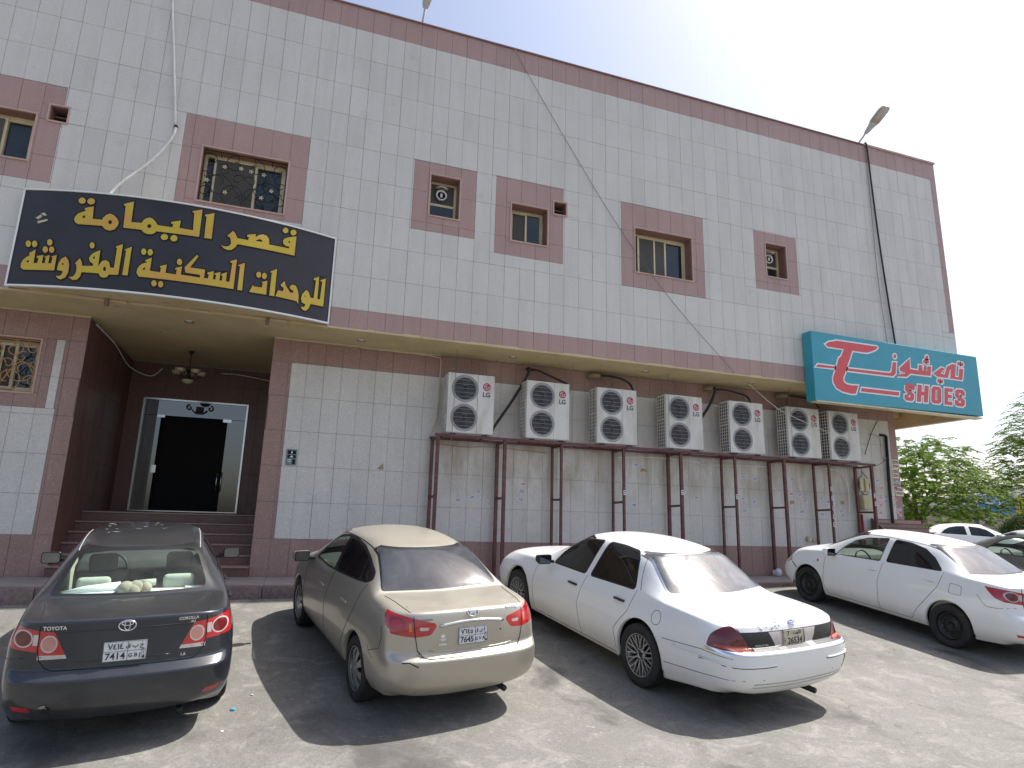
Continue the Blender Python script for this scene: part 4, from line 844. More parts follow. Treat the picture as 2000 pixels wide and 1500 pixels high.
cable('recess_cable',sm([(-1.55,4.40,4.33),(-1.1,4.40,4.33),(-.4,4.38,4.24)]),.012,M['rope'],'white cable along the back wall right of the hanging lamp')
# rooftop lamps
M['lamp_housing']=simple('lamp_housing',(.50,.50,.50),.45,.4)
M['lamp_lens']=simple('lamp_lens',(.47,.43,.35),.2)
def roof_lamp():
    r=empty('rooftop_lamp'); MB().tube([(0,.05,-.05),(0,0,.03),(0,-.27,.20)],.024,8).build('arm',M['lamp_housing'],r)
    ax=Vector((0,-.72,.38)).normalized(); L=.80; Mx=Matrix.Translation((0,-.25,.17))@ax.to_track_quat('Y','Z').to_matrix().to_4x4()
    bm=MB(); prof=[(0,.05,.04),(.08,.075,.055),(.22,.10,.07),(.34,.155,.085),(.66,.165,.085),(.76,.14,.06),(.80,.08,.03)]
    n=12; vs=[]; fs=[]
    for y_,hw,hh in prof:
        for k in range(n):
            a=math.pi*k/(n-1); vs.append(Mx@Vector((hw*math.cos(a),y_,hh*math.sin(a)*1.1)))
    for i in range(len(prof)-1):
        for k in range(n-1): fs.append((i*n+k,i*n+k+1,(i+1)*n+k+1,(i+1)*n+k))
        fs.append((i*n,(i+1)*n,(i+1)*n+n-1,i*n+n-1))
    fs.append(tuple(range(n))); fs.append(tuple((len(prof)-1)*n+k for k in range(n))[::-1])
    h=bm.add(vs,fs,True).build('lamp_head',M['lamp_housing'],r); fix_normals(h); h.data.set_sharp_from_angle(angle=R(50))
    g_=MB(); vs=[Mx@Vector(p) for p in ((-.11,.33,-.004),(.11,.33,-.004),(.14,.62,-.004),(.10,.72,-.004),(-.10,.72,-.004),(-.14,.62,-.004))]; vv=[Mx@Vector(p) for p in ((-.09,.35,-.035),(.09,.35,-.035),(.115,.60,-.04),(.08,.69,-.03),(-.08,.69,-.03),(-.115,.60,-.04))]
    g_.add(vs+vv,[(i,(i+1)%6,6+(i+1)%6,6+i) for i in range(6)]+[(6,7,8,9,10,11)],True).build('lamp_lens',M['lamp_lens'],r); return r
l1=roof_lamp(); l1.location=(2.0,.02,11.43); tag(l1,'street lamp head on the parapet, cut by the top edge of the picture','lamp','lamps on the parapet')
l2=copy_tree(l1); l2.location=(14.05,.02,11.40); tag(l2,'street lamp head leaning out over the parapet near the right corner','lamp','lamps on the parapet')
# bag
M['bag']=simple('plastic_bag',(.6,.62,.66),.4)
bm=bmesh.new(); bmesh.ops.create_icosphere(bm,subdivisions=2,radius=.10)
for v_ in bm.verts: v_.co*=random.uniform(.8,1.2); v_.co.z*=1.0; v_.co.z=max(v_.co.z,-.07)
me=bpy.data.meshes.new('plastic_bag'); bm.to_mesh(me); bm.free(); me.materials.append(M['bag']); o=link('plastic_bag',me,None,(11.25,.93,.075)); tag(o,'crumpled white plastic bag on the pavement at the foot of a post','bag')
# granite stair by the corner
M['riser_stone']=granite('riser_stone',(.34,.235,.205),(.22,.14,.12),(.45,.36,.32),.5)
sr=empty('corner_steps',(15.4,0,0)); tag(sr,'flight of pink stone steps rising beside the corner pillar','steps')
for i in range(14):
    z1=.10*(i+1); y0=-.62+.132*i
    o=MB().box(-.95,.72,y0,1.04,z1-.10,z1-.022).build('step_riser',M['riser_stone'],sr); o=MB().box(-.97,.74,y0-.035,1.04,z1-.022,z1).build('step_tread',M['red_granite'],sr)  # dark treads put the shadow line under each nosing into the colour
o=MB().add([(-.96,-.60,0),(-.96,1.04,0),(-.96,1.04,1.42),(-.96,-.60,.17),(-1.0,-.60,0),(-1.0,1.04,0),(-1.0,1.04,1.42),(-1.0,-.60,.17)],[(0,1,2,3),(7,6,5,4),(3,2,6,7),(0,3,7,4)]).build('cheek_wall',M['red_granite'],sr)
# ---------------------------------------------------------------- cars
def paint(name,col,metal=0.0,rough=.28,dust=(.30,.26,.20),amt=.5,low=.35,grime=.5):
    t=NT(name); co=t.coord('Object'); geo=t.new('ShaderNodeNewGeometry'); sx=t.new('ShaderNodeSeparateXYZ'); t.l(geo.outputs['Normal'],sx.inputs[0])
    up=t.ramp(sx.outputs[2],[(.35,.0),(.85,1)]); n=t.noise(co,2.3,6,.65,.5); n2=t.noise(co,17,6,.7,.4); n3=t.noise(t.coord('Object',(1,1,.35)),4,5,.6)
    ox=t.new('ShaderNodeSeparateXYZ'); t.l(co,ox.inputs[0])
    lowm=t.math('MULTIPLY',t.ramp(ox.outputs[2],[(.20,1),(.62,0)]),t.ramp(n3,[(.3,.3),(.7,1)]))
    m1=t.math('MULTIPLY',t.math('MULTIPLY',up,t.ramp(n,[(.3,.35),(.7,1)])),amt)
    m2=t.math('MULTIPLY',t.ramp(n2,[(.62,0),(.75,1)]),amt*.45)
    m3=t.math('MULTIPLY',lowm,low)
    m=t.math('MAXIMUM',t.math('MAXIMUM',m1,m2),m3,True); m=t.math('ADD',m,amt*.10,True)
    t.set(Base_Color=t.mix(m,col,dust),Metallic=t.math('MULTIPLY',t.math('SUBTRACT',1.0,m,True),metal))
    t.l(t.math('ADD',t.math('MULTIPLY',m,.55),rough,True),t.b.inputs['Roughness'])
    t.b.inputs['Coat Weight'].default_value=.6; t.b.inputs['Coat Roughness'].default_value=.06
    return t.m
P_GREY=paint('paint_dark_grey',(.026,.031,.041),.5,.22,(.18,.168,.152),.20,.25)
P_GOLD=paint('paint_champagne',(.44,.405,.335),.6,.30,(.44,.41,.34),.28,.4)
P_WHITE=paint('paint_white',(.80,.80,.79),0,.30,(.52,.46,.36),.10,.55)
P_SILV=paint('paint_mid_grey',(.16,.155,.145),.5,.34,(.42,.37,.30),.3,.5)
def clearglass(name,tint,k,dust=.18):
    t=NT(name); co=t.coord('Object'); n=t.noise(co,2.2,6,.6,1.2); tr=t.new('ShaderNodeBsdfTransparent'); tr.inputs[0].default_value=(*tint,1)
    gl=t.new('ShaderNodeBsdfGlossy'); gl.inputs['Roughness'].default_value=.03; lw=t.new('ShaderNodeLayerWeight'); lw.inputs[0].default_value=.5; fr=t.math('ADD',t.math('MULTIPLY',t.math('POWER',lw.outputs['Facing'],4.5),.9),.035)
    df=t.new('ShaderNodeBsdfDiffuse'); df.inputs[0].default_value=(.45,.43,.36,1)
    a=t.new('ShaderNodeMixShader'); t.l(t.math('MULTIPLY',t.ramp(n,[(.35,.15),(.75,1)]),dust),a.inputs[0]); t.l(tr.outputs[0],a.inputs[1]); t.l(df.outputs[0],a.inputs[2])
    b=t.new('ShaderNodeMixShader'); t.l(t.math('ADD',fr,k,True),b.inputs[0]); t.l(a.outputs[0],b.inputs[1]); t.l(gl.outputs[0],b.inputs[2]); t.l(b.outputs[0],t.out.inputs[0]); return t.m
G_CLEAR=clearglass('car_glass_clear',(.84,.93,.87),.0,.07)
t=NT('car_glass_dusty'); co=t.coord('Object'); n=t.noise(t.coord('Object',(1,1,1)),1.6,6,.6,2.2); n2=t.noise(co,9,6,.7,1)
m=t.math('ADD',t.ramp(n,[(.35,.12),(.75,.55)]),t.ramp(n2,[(.6,0),(.8,.2)]),True)
t.set(Base_Color=t.mix(m,(.02,.025,.03),(.27,.28,.29)),Roughness=t.math('ADD',t.math('MULTIPLY',m,.28),.05)); t.b.inputs['Specular IOR Level'].default_value=.8; G_DUST=t.m
t=NT('car_glass_smeared'); co=t.coord('Object'); n=t.noise(co,1.5,7,.62,2.6); n2=t.noise(co,9,6,.7,1)
m=t.math('ADD',t.ramp(n,[(.38,.14),(.75,.30)]),t.ramp(n2,[(.62,0),(.8,.15)]),True)
t.set(Base_Color=t.mix(m,(.012,.014,.018),(.22,.225,.24)),Roughness=t.math('ADD',t.math('MULTIPLY',m,.3),.04)); G_SMEAR=t.m
G_TINT=glassy('car_glass_dark_tint',(.006,.006,.008),.03,.6,.05)
t=NT('lamp_red'); t.set(Base_Color=(.40,.006,.008),Roughness=.14,Coat_Weight=.8); t.b.inputs['Specular IOR Level'].default_value=.7; L_RED=t.m
t=NT('lamp_dark_red'); t.set(Base_Color=(.12,.004,.006),Roughness=.16,Coat_Weight=.8); L_DRED=t.m
L_AMBER=simple('lamp_amber',(.55,.16,.02),.18,0,.05,3,.7,.6)
L_CLEAR=simple('lamp_clear',(.50,.46,.44),.15,.2,.15,20,.7,.6)
L_PINK=simple('lamp_pinkish',(.45,.20,.17),.2,0,.1,12,.7,.6)
M['trim_black']=simple('trim_black',(.012,.012,.013),.38)
M['under']=simple('underbody_black',(.008,.008,.008),.9)
M['tyre']=simple('tyre_rubber',(.022,.021,.020),.82,0,.35,8,bump=.2)
M['rim_silver']=simple('rim_silver',(.42,.42,.42),.32,.75,.15,12)
M['rim_steel']=simple('rim_black_steel',(.022,.022,.023),.5,.3,.3,10)
M['seat_grey']=simple('seat_fabric_grey',(.20,.21,.20),.9)
M['seat_pale']=simple('seat_fabric_pale',(.46,.48,.42),.9)
M['interior']=simple('interior_beige',(.52,.50,.40),.8)
M['dash']=simple('dashboard_dark',(.045,.05,.048),.7)
M['paper']=simple('white_paper',(.80,.82,.80),.6,0,.04)
M['plush']=simple('beige_plush',(.40,.34,.27),.95,0,.25,14,bump=.8)
M['seam']=simple('panel_gap',(.006,.006,.006),.9)

def cut(bm,poly,ax,pred):
    """cut the faces chosen by pred along every side of a 2D outline (ax 'y': x,z  ax 'x': y,z)"""
    i0=0 if ax=='y' else 1; n=len(poly)
    P0,P1=min(p[0] for p in poly)-.01,max(p[0] for p in poly)+.01; Q0,Q1=min(p[1] for p in poly)-.01,max(p[1] for p in poly)+.01
    def bb(f_):
        c0=[v_.co[i0] for v_ in f_.verts]; c1=[v_.co.z for v_ in f_.verts]; return min(c0),max(c0),min(c1),max(c1)
    cand={}
    for f_ in bm.faces:
        q=bb(f_)
        if q[0]>P1 or q[1]<P0 or q[2]>Q1 or q[3]<Q0 or not pred(f_): continue
        cand[f_]=q
    for k in range(n):
        a,b=poly[k],poly[(k+1)%n]; e=.004
        lo0,hi0=min(a[0],b[0])-e,max(a[0],b[0])+e; lo1,hi1=min(a[1],b[1])-e,max(a[1],b[1])+e
        fs=[f_ for f_,q in cand.items() if not(q[0]>hi0 or q[1]<lo0 or q[2]>hi1 or q[3]<lo1)]
        if not fs: continue
        d=Vector((b[0]-a[0],b[1]-a[1]))
        if d.length<1e-5: continue
        d.normalize()
        no=Vector((-d.y,0,d.x)) if ax=='y' else Vector((0,-d.y,d.x)); co=Vector((a[0],0,a[1])) if ax=='y' else Vector((0,a[0],a[1]))
        es=set(e_ for f_ in fs for e_ in f_.edges); vs=set(v_ for f_ in fs for v_ in f_.verts)
        r=bmesh.ops.bisect_plane(bm,geom=list(vs)+list(es)+fs,dist=1e-5,plane_co=co,plane_no=no)
        for g_ in r['geom']:
            if isinstance(g_,bmesh.types.BMFace): cand[g_]=bb(g_)
        for f_ in [f_ for f_ in cand if not f_.is_valid]: del cand[f_]
def mark(bm,lay,pid,test):
    for f_ in bm.faces:
        if test(f_): f_[lay]=pid
def mirror(P): return [(-a,b) for a,b in P]
def arc(cx,cz,r,a0,a1,n): return [(cx+r*math.cos(R(a0+(a1-a0)*k/n)),cz+r*math.sin(R(a0+(a1-a0)*k/n))) for k in range(n+1)]
def rounded(P,r=.03,k=3):
    out=[];n=len(P)
    for i in range(n):
        a,b,c=Vector(P[i-1]),Vector(P[i]),Vector(P[(i+1)%n]); u=(a-b);w_=(c-b); rr=min(r,u.length*.4,w_.length*.4); p=b+u.normalized()*rr;q=b+w_.normalized()*rr
        for j in range(k+1):
            t_=j/k; out.append(tuple((1-t_)**2*p+2*t_*(1-t_)*b+t_*t_*q))
    return out
def make_shell(sp,sub=3):
    bm=bmesh.new(); cl=bm.edges.layers.float.new('crease_edge')
    lev=sp['lev']; S=sp['st']; N=len(S); K=7
    def zl(i):
        x,w_,z5=S[i][:3]; zb=sp['zb'](x); f_=min(1,(z5-zb)/(1.0-zb)) if x>3.3 else 1
        L=[zb]+[zb+(q-.22)*f_ if q<.9 else q for q in lev[1:]]+[z5]
        for k in range(1,7): L[k]=max(L[k],L[k-1]+.03) if k<6 else L[k]
        if L[5]>L[6]-.05: L[5]=(L[4]+L[6])/2
        return L
    offy=sp.get('offy',[.09,.012,0,.0,.004,.018])
    xr,xf=sp['xr'],sp['xf']
    V={}
    def vert(key,co):
        V[key]=bm.verts.new(co); return V[key]
    for sg in (1,-1):
        for i in range(N):
            L=zl(i); x,w_,z5,y5=S[i][:4]
            for k in range(K):
                y=(w_-offy[k]) if k<6 else y5
                X=x
                if i==0: X=xr[k]+sp.get('cr',.14); 
                if i==N-1: X=xf[k]-sp.get('cf',.26)
                vert((sg,i,k),(X,sg*y,L[k]))
            y1,z1,dx1,z3,dx3=S[i][4:]
            bx=x
            for j in (1,2):
                fr=1 if j==1 else .5
                X=x+(dx1 if j==1 else (dx1+dx3)/2)
                if i==0: X=xr[6]+(.05 if j==1 else .012)
                if i==N-1: X=xf[6]-(.10 if j==1 else .03)
                z=z1 if j==1 else z1+(z3-z1)*.78
                vert((sg,i,'t',j),(X,sg*y1*fr,z))
        for end,ii,xs_,s_ in (('r',0,xr,1),('f',N-1,xf,-1)):
            L=zl(ii)
            for k in range(K-1):
                yc=S[ii][1]-offy[k]
                for j,(fy,dx) in ((1,(.80,.045)),(2,(.42,.010))): vert((sg,end,k,j),(xs_[k]+s_*dx*(1 if end=='r' else 2.2),sg*yc*fy,L[k]))
    for i in range(N):
        x=S[i][0]; z3,dx3=S[i][7],S[i][8]; X=x+dx3
        if i==0: X=xr[6]
        if i==N-1: X=xf[6]
        vert((0,i,'t',3),(X,0,z3))
    for end,ii,xs_ in (('r',0,xr),('f',N-1,xf)):
        L=zl(ii)
        for k in range(K-1): vert((0,end,k,3),(xs_[k],0,L[k]))
    def T(sg,i,j):
        if j==0: return V[(sg,i,6)]
        return V[(0,i,'t',3)] if j==3 else V[(sg,i,'t',j)]
    def E(sg,end,k,j):
        ii=0 if end=='r' else N-1
        if k==6: return T(sg,ii,j)
        if j==0: return V[(sg,ii,k)]
        return V[(0,end,k,3)] if j==3 else V[(sg,end,k,j)]
    def F(vs,sg): 
        try: bm.faces.new(vs if sg>0 else vs[::-1])
        except ValueError: pass
    for sg in (1,-1):
        for i in range(N-1):
            for k in range(K-1): F([V[(sg,i,k)],V[(sg,i,k+1)],V[(sg,i+1,k+1)],V[(sg,i+1,k)]],sg)
            for j in range(3): F([T(sg,i,j),T(sg,i,j+1),T(sg,i+1,j+1),T(sg,i+1,j)],sg)
        for end in 'rf':
            for k in range(K-1):
                for j in range(3): F([E(sg,end,k,j),E(sg,end,k,j+1),E(sg,end,k+1,j+1),E(sg,end,k+1,j)],sg*(1 if end=='r' else -1))
    for i in range(N-1): F([V[(1,i,0)],V[(1,i+1,0)],V[(-1,i+1,0)],V[(-1,i,0)]],1)
    for end in 'rf': F([E(1,end,0,j) for j in range(4)]+[E(-1,end,0,j) for j in (2,1,0)],1)
    bmesh.ops.recalc_face_normals(bm,faces=bm.faces[:])
    def cr(a,b,c):
        e=bm.edges.get((a,b))
        if e: e[cl]=c
    for sg in (1,-1):
        for j in range(3):
            cr(T(sg,0,j),T(sg,0,j+1),sp.get('lip',.75)); 
            for i,c in sp['tc'].items(): cr(T(sg,i,j),T(sg,i,j+1),c)
            for k,c in ((3,.85),(4,1.0)): cr(E(sg,'r',k,j),E(sg,'r',k,j+1),c)
        for i in range(N-1):
            cr(V[(sg,i,0)],V[(sg,i+1,0)],.6)
            cr(T(sg,i,0),T(sg,i+1,0),sp.get('belt',.35))
            for a,b,c in sp.get('railc',[]):
                if a<=i<b: cr(T(sg,i,1),T(sg,i+1,1),c)
            for k,c,i1 in sp.get('side',[]):
                if i<i1: cr(V[(sg,i,k)],V[(sg,i+1,k)],c)
    me=bpy.data.meshes.new('cage'); bm.to_mesh(me); bm.free()
    o=link('cage',me); md=o.modifiers.new('s','SUBSURF'); md.levels=sub; md.render_levels=sub
    dg=bpy.context.evaluated_depsgraph_get(); me2=bpy.data.meshes.new_from_object(o.evaluated_get(dg))
    bpy.data.objects.remove(o); bpy.data.meshes.remove(me)
    out=bmesh.new(); out.from_mesh(me2); bpy.data.meshes.remove(me2); return out
def extract(bm,lay,pid,name,mat,parent,smooth=True,off=0.0,sgn=0):
    idx={}; vs=[]; fs=[]
    for f_ in bm.faces:
        if f_[lay]!=pid or (sgn and (f_.calc_center_median().y>0)!=(sgn>0)): continue
        q=[]
        for v_ in f_.verts:
            if v_.index not in idx: idx[v_.index]=len(vs); vs.append(tuple(v_.co+v_.normal*off))
            q.append(idx[v_.index])
        fs.append(q)
    if not fs: return None
    me=bpy.data.meshes.new(name); me.from_pydata(vs,[],fs); me.materials.append(mat)
    me.polygons.foreach_set('use_smooth',[smooth]*len(fs)); me.update()
    return link(name,me,parent)
class Car:
    def __init__(s,sp,M4,name,paintm):
        s.sp=sp; s.root=empty(name,mat=M4); s.paint=paintm
        s.bm=make_shell(sp,sp.get('sub',3)); s.lay=s.bm.faces.layers.int.new('pid')
        s.bvh=BVHTree.FromBMesh(s.bm); s.parts=[]; s.pid=0
    def region(s,name,mat,polys,ax='y',side=None,xmax=.7,xmin=-9,parent=None,off=0,both=True,front=False,label=None):
        """polys: list of outlines; side: optional (x,z) outline for wrap round the corner"""
        s.pid+=1; pid=s.pid; bm=s.bm
        if ax=='y':
            pred=lambda f_:abs(f_.calc_center_median().y)>.35 and abs(f_.normal.x)<.93
            for P in polys:
                cut(bm,P,'y',pred)
                for f_ in bm.faces:
                    c=f_.calc_center_median()
                    if pred(f_) and inside((c.x,c.z),P): f_[s.lay]=pid
        else:
            pred=(lambda f_:f_.calc_center_median().x<xmax and f_.normal.x<.3) if not front else (lambda f_:f_.calc_center_median().x>xmin and f_.normal.x>-.3)
            for P in polys: cut(bm,P,'x',pred)
            if side: cut(bm,side,'y',lambda f_:abs(f_.normal.y)>.3 and pred(f_))
            for f_ in bm.faces:
                if not pred(f_): continue
                c=f_.calc_center_median()
                if side: ok=inside((c.x,c.z),side) and any(inside((c.y,c.z),P) for P in polys)
                else: ok=any(inside((c.y,c.z),P) for P in polys) and (abs(f_.normal.x)>.15 or f_.normal.z>.2)
                if ok: f_[s.lay]=pid
        s.parts.append((pid,name,mat,parent,off,label,(ax=='y' or len(polys)>1))); return pid
    def arches(s):
        bm=s.bm
        for (ax_,r) in s.sp['arch']:
            P=arc(ax_,s.sp['rw']+.01,r,-8,188,22)+[(ax_-r*1.02,-.1),(ax_+r*1.02,-.1)]
            pred=lambda f_:abs(f_.calc_center_median().y)>.45 and f_.calc_center_median().z<s.sp['rw']+r+.05
            cut(bm,P,'y',pred)
            de=[f_ for f_ in bm.faces if pred(f_) and inside((f_.calc_center_median().x,f_.calc_center_median().z),P)]
            bmesh.ops.delete(bm,geom=de,context='FACES')
            ed=[]
            for e in bm.edges:
                if len(e.link_faces)==1:
                    if all(abs(math.hypot(v_.co.x-ax_,v_.co.z-s.sp['rw']-.01)-r)<.02 and v_.co.z>.15 for v_ in e.verts): ed.append(e)
            g_=bmesh.ops.extrude_edge_only(bm,edges=ed)['geom']
            for v_ in g_:
                if isinstance(v_,bmesh.types.BMVert): v_.co.y-=math.copysign(.05,v_.co.y)
    def finish(s):
        bm=s.bm; s.arches(); bm.normal_update(); bm.verts.index_update()
        body=extract(bm,s.lay,0,'body',s.paint,s.root)
        made={0:body}
        for pid,name,mat,parent,off,label,two in s.parts:
            for sg in ((1,-1) if two else (0,)):
                par=(made.get((parent,sg)) or made.get((parent,0)) or s.root) if parent else s.root
                o=extract(bm,s.lay,pid,name,mat,par,True,off,sg)
                if o is not None: made[(pid,sg)]=o
        if s.sp.get('liner',True):
            idx={};vs=[];fs=[]
            for f_ in bm.faces:
                c=f_.calc_center_median()
                if f_[s.lay]==0 and c.z>1.08 and .7<c.x<3.6:
                    q=[]
                    for v_ in f_.verts:
                        if v_.index not in idx: idx[v_.index]=len(vs); vs.append(tuple(v_.co-v_.normal*.022))
                        q.append(idx[v_.index])
                    fs.append(q[::-1])
            me=bpy.data.meshes.new('headliner'); me.from_pydata(vs,[],fs); me.materials.append(M['interior']); link('headliner',me,s.root)
        bm.free(); return made
    # decals / seams
    def hit(s,kind,a,b):
        if kind=='rear': r=s.bvh.ray_cast(Vector((-2,a,b)),Vector((1,0,0)))
        elif kind=='left': r=s.bvh.ray_cast(Vector((a,3,b)),Vector((0,-1,0)))
        elif kind=='right': r=s.bvh.ray_cast(Vector((a,-3,b)),Vector((0,1,0)))
        elif kind=='front': r=s.bvh.ray_cast(Vector((9,a,b)),Vector((-1,0,0)))
        else: r=s.bvh.ray_cast(Vector((a,b,4)),Vector((0,0,-1)))
        return (r[0],r[1]) if r[0] is not None else (None,None)
    def seam(s,kind,pts,r=.0035,name='panel_gap',mat='seam',out=0.0,dense=.05):
        P=[]
        for i in range(len(pts)-1):
            a,b=Vector(pts[i]),Vector(pts[i+1]); n=max(1,int((b-a).length/dense))
            for k in range(n): P.append(a+(b-a)*k/n)
        P.append(Vector(pts[-1])); Q=[]
        for p in P:
            h,nn=s.hit(kind,p[0],p[1])
            if h is not None: Q.append(h+nn*out)
        if len(Q)>1: return MB().tube(Q,r,5).build(name,M[mat] if isinstance(mat,str) else mat,s.root)
    def frame_at(s,kind,a,b):
        h,n=s.hit(kind,a,b)
        if kind=='rear':
            if h is None: h,n=Vector((0,a,b)),Vector((-1,0,0))
            X=Vector((0,-1,0)); Z=n.normalized(); X=(X-Z*X.dot(Z)).normalized(); Y=Z.cross(X)
        else:
            X=Vector((-1,0,0)) if kind=='left' else Vector((1,0,0)); Z=n.normalized(); X=(X-Z*X.dot(Z)).normalized(); Y=Z.cross(X)
        return Matrix.Translation(h)@Matrix((X,Y,Z)).transposed().to_4x4()
    def put(s,me,Mx,name=None,parent=None):
        o=link(name or me.name,me,parent or s.root); o.matrix_local=Mx; return o
    def text(s,txt,size,kind,a,b,mat,lift=.004,depth=.0015,bold=0,name='lettering'):
        me=text_mesh(txt,size,mat,depth=depth,bold=bold); return s.put(me,s.frame_at(kind,a,b)@Matrix.Translation((0,0,lift)),name)
def wheel(car,x,y,r,kind):
    sg=1 if y>0 else -1
    root=car.root
    Mx=Matrix.Translation((x,y,r))@Matrix.Rotation(R(-90*sg),4,'X')
    k=r/.315
    ty=MB().lathe([(.205*k,-.09),(.25*k,-.104),(.285*k,-.104),(.308*k,-.088),(.315*k,-.05),(.3155*k,0),(.315*k,.05),(.308*k,.088),(.285*k,.104),(.25*k,.106),(.212*k,.092),(.203*k,.08)],None,48)
    w_=empty('wheel'); w_.parent=root; w_.matrix_local=Mx
    o=ty.build('tyre',M['tyre'],w_)
    tr=MB()
    for q in range(60):
        a=2*math.pi*q/60
        for h0,h1 in ((-.085,-.03),(-.02,.02),(.03,.085)):
            p=lambda rr,hh,da: (rr*math.cos(a+da),rr*math.sin(a+da),hh)
            tr.add([p(.3165*k,h0,-.012),p(.3165*k,h1,-.002),p(.3165*k,h1,.03),p(.3165*k,h0,.02)],[(0,1,2,3)])
    tag(tr.build('tread_blocks',M['tyre'],w_),kind='stuff')
    rm='rim_steel' if kind=='steel' else 'rim_silver'
    rim=MB().lathe([(.204*k,.088),(.212*k,.094),(.215*k,.088),(.205*k,.06),(.19*k,.03),(.185*k,-.03)],None,40).build('rim',M[rm],w_)
    MB().lathe([(0,-.0),(.192*k,-.0)],None,30).build('brake_shadow',M['under'],w_)
    if kind=='steel':
        MB().lathe([(0,.040),(.05,.040),(.055,.052),(.075,.055),(.10,.028),(.155*k,.03),(.165*k,.055),(.19*k,.06)],None,40).build('steel_dish',M['rim_steel'],w_)
        h=MB()
        for q in range(12):
            a=2*math.pi*q/12; c=(.128*k*math.cos(a),.128*k*math.sin(a)); h.add([(c[0]+.016*math.cos(b),c[1]+.016*math.sin(b),.034) for b in [2*math.pi*j/8 for j in range(8)]],[tuple(range(8))])
        for q in range(5):
            a=2*math.pi*q/5; c=(.05*math.cos(a),.05*math.sin(a)); h.add([(c[0]+.010*math.cos(b),c[1]+.010*math.sin(b),.056) for b in [2*math.pi*j/6 for j in range(6)]],[tuple(range(6))])
        tag(h.build('vent_holes',M['under'],w_),kind='stuff')
    elif kind=='cap':
        bm=bmesh.new(); es=[]
        def loop(pts):
            vs=[bm.verts.new((a,b,0)) for a,b in pts]
            for q in range(len(vs)): es.append(bm.edges.new((vs[q],vs[(q+1)%len(vs)])))
        loop([(.203*k*math.cos(a),.203*k*math.sin(a)) for a in [2*math.pi*q/48 for q in range(48)]])
        for q in range(8):
            a=2*math.pi*q/8+.2; ca,sa=math.cos(a),math.sin(a)
            sh=[(.075,0),(.09,.010),(.13,.022),(.165,.026),(.178,.018),(.181,0),(.178,-.018),(.165,-.026),(.13,-.022),(.09,-.010)]
            loop([((u*ca-v_*sa)*k,(u*sa+v_*ca)*k) for u,v_ in sh])
        bmesh.ops.triangle_fill(bm,edges=es,use_beauty=True)
        for v_ in bm.verts:
            rr=v_.co.length; v_.co.z=.098-.05*(rr/.203)**2*0.5-.012*(1 if rr<.05 else 0)
        for f_ in bm.faces:
            if f_.normal.z<0: f_.normal_flip()
        me=bpy.data.meshes.new('hubcap'); bm.to_mesh(me); bm.free(); me.materials.append(M['rim_silver']); link('hubcap',me,w_)
        MB().lathe([(0,.104),(.035,.103),(.042,.096)],None,20).build('centre_cap',M['rim_silver'],w_)
    else: # paired spokes
        sp_=MB()
        for q in range(12):
            for da in (-.085,.085):
                a=2*math.pi*q/12; p0=(.055*math.cos(a),.055*math.sin(a),.062); p1=(.135*math.cos(a+da*.6),.135*math.sin(a+da*.6),.070); p2=(.200*k*math.cos(a+da*1.7),.200*k*math.sin(a+da*1.7),.078)
                sp_.bar(p0,p1,.013,.02).bar(p1,p2,.014,.02)
        sp_.build('spokes',M['rim_silver'],w_)
        MB().lathe([(0,.055),(.030,.058),(.034,.072),(.062,.072),(.072,.062),(.074,.04)],None,24).build('hub',M['rim_silver'],w_)
        h=MB()
        for q in range(5):
            a=2*math.pi*q/5; h.lathe([(0,.084),(.009,.084),(.009,.07)],Matrix.Translation((.048*math.cos(a),.048*math.sin(a),0)),8)
        h.lathe([(0,.064),(.028,.064)],None,16); tag(h.build('lug_nuts',M['under'],w_),kind='stuff')
    return w_
def car_common(c,sp,kind):
    for (xa,ra) in sp['arch']:
        for sg in (1,-1):
            wheel(c,xa,sg*sp['wy'],sp['rw'],kind)
            m_=MB(); n=18; r_=ra+.012; vs=[]; 
            for y in (.50,sp['wy']+.085):
                for k in range(n+1): a=R(-10+200*k/n); vs.append((xa+r_*math.cos(a),sg*y,sp['rw']+.01+r_*math.sin(a)))
            fs=[(k,k+1,n+1+k+1,n+1+k) for k in range(n)]; m_.add(vs,fs,True); m_.add([(xa+r_*math.cos(R(-10+200*k/n)),sg*.5,sp['rw']+.01+r_*math.sin(R(-10+200*k/n))) for k in range(n+1)],[tuple(range(n+1))])
            m_.build('wheel_well',M['under'],c.root)
    L=sp['L']; MB().box(.5,L-.5,-.6,.6,.19,.30).build('underbody',M['under'],c.root)
    MB().tube([(.20,-.45,.22),(.7,-.45,.21)],.03,10).build('exhaust_pipe',M['rim_steel'],c.root)
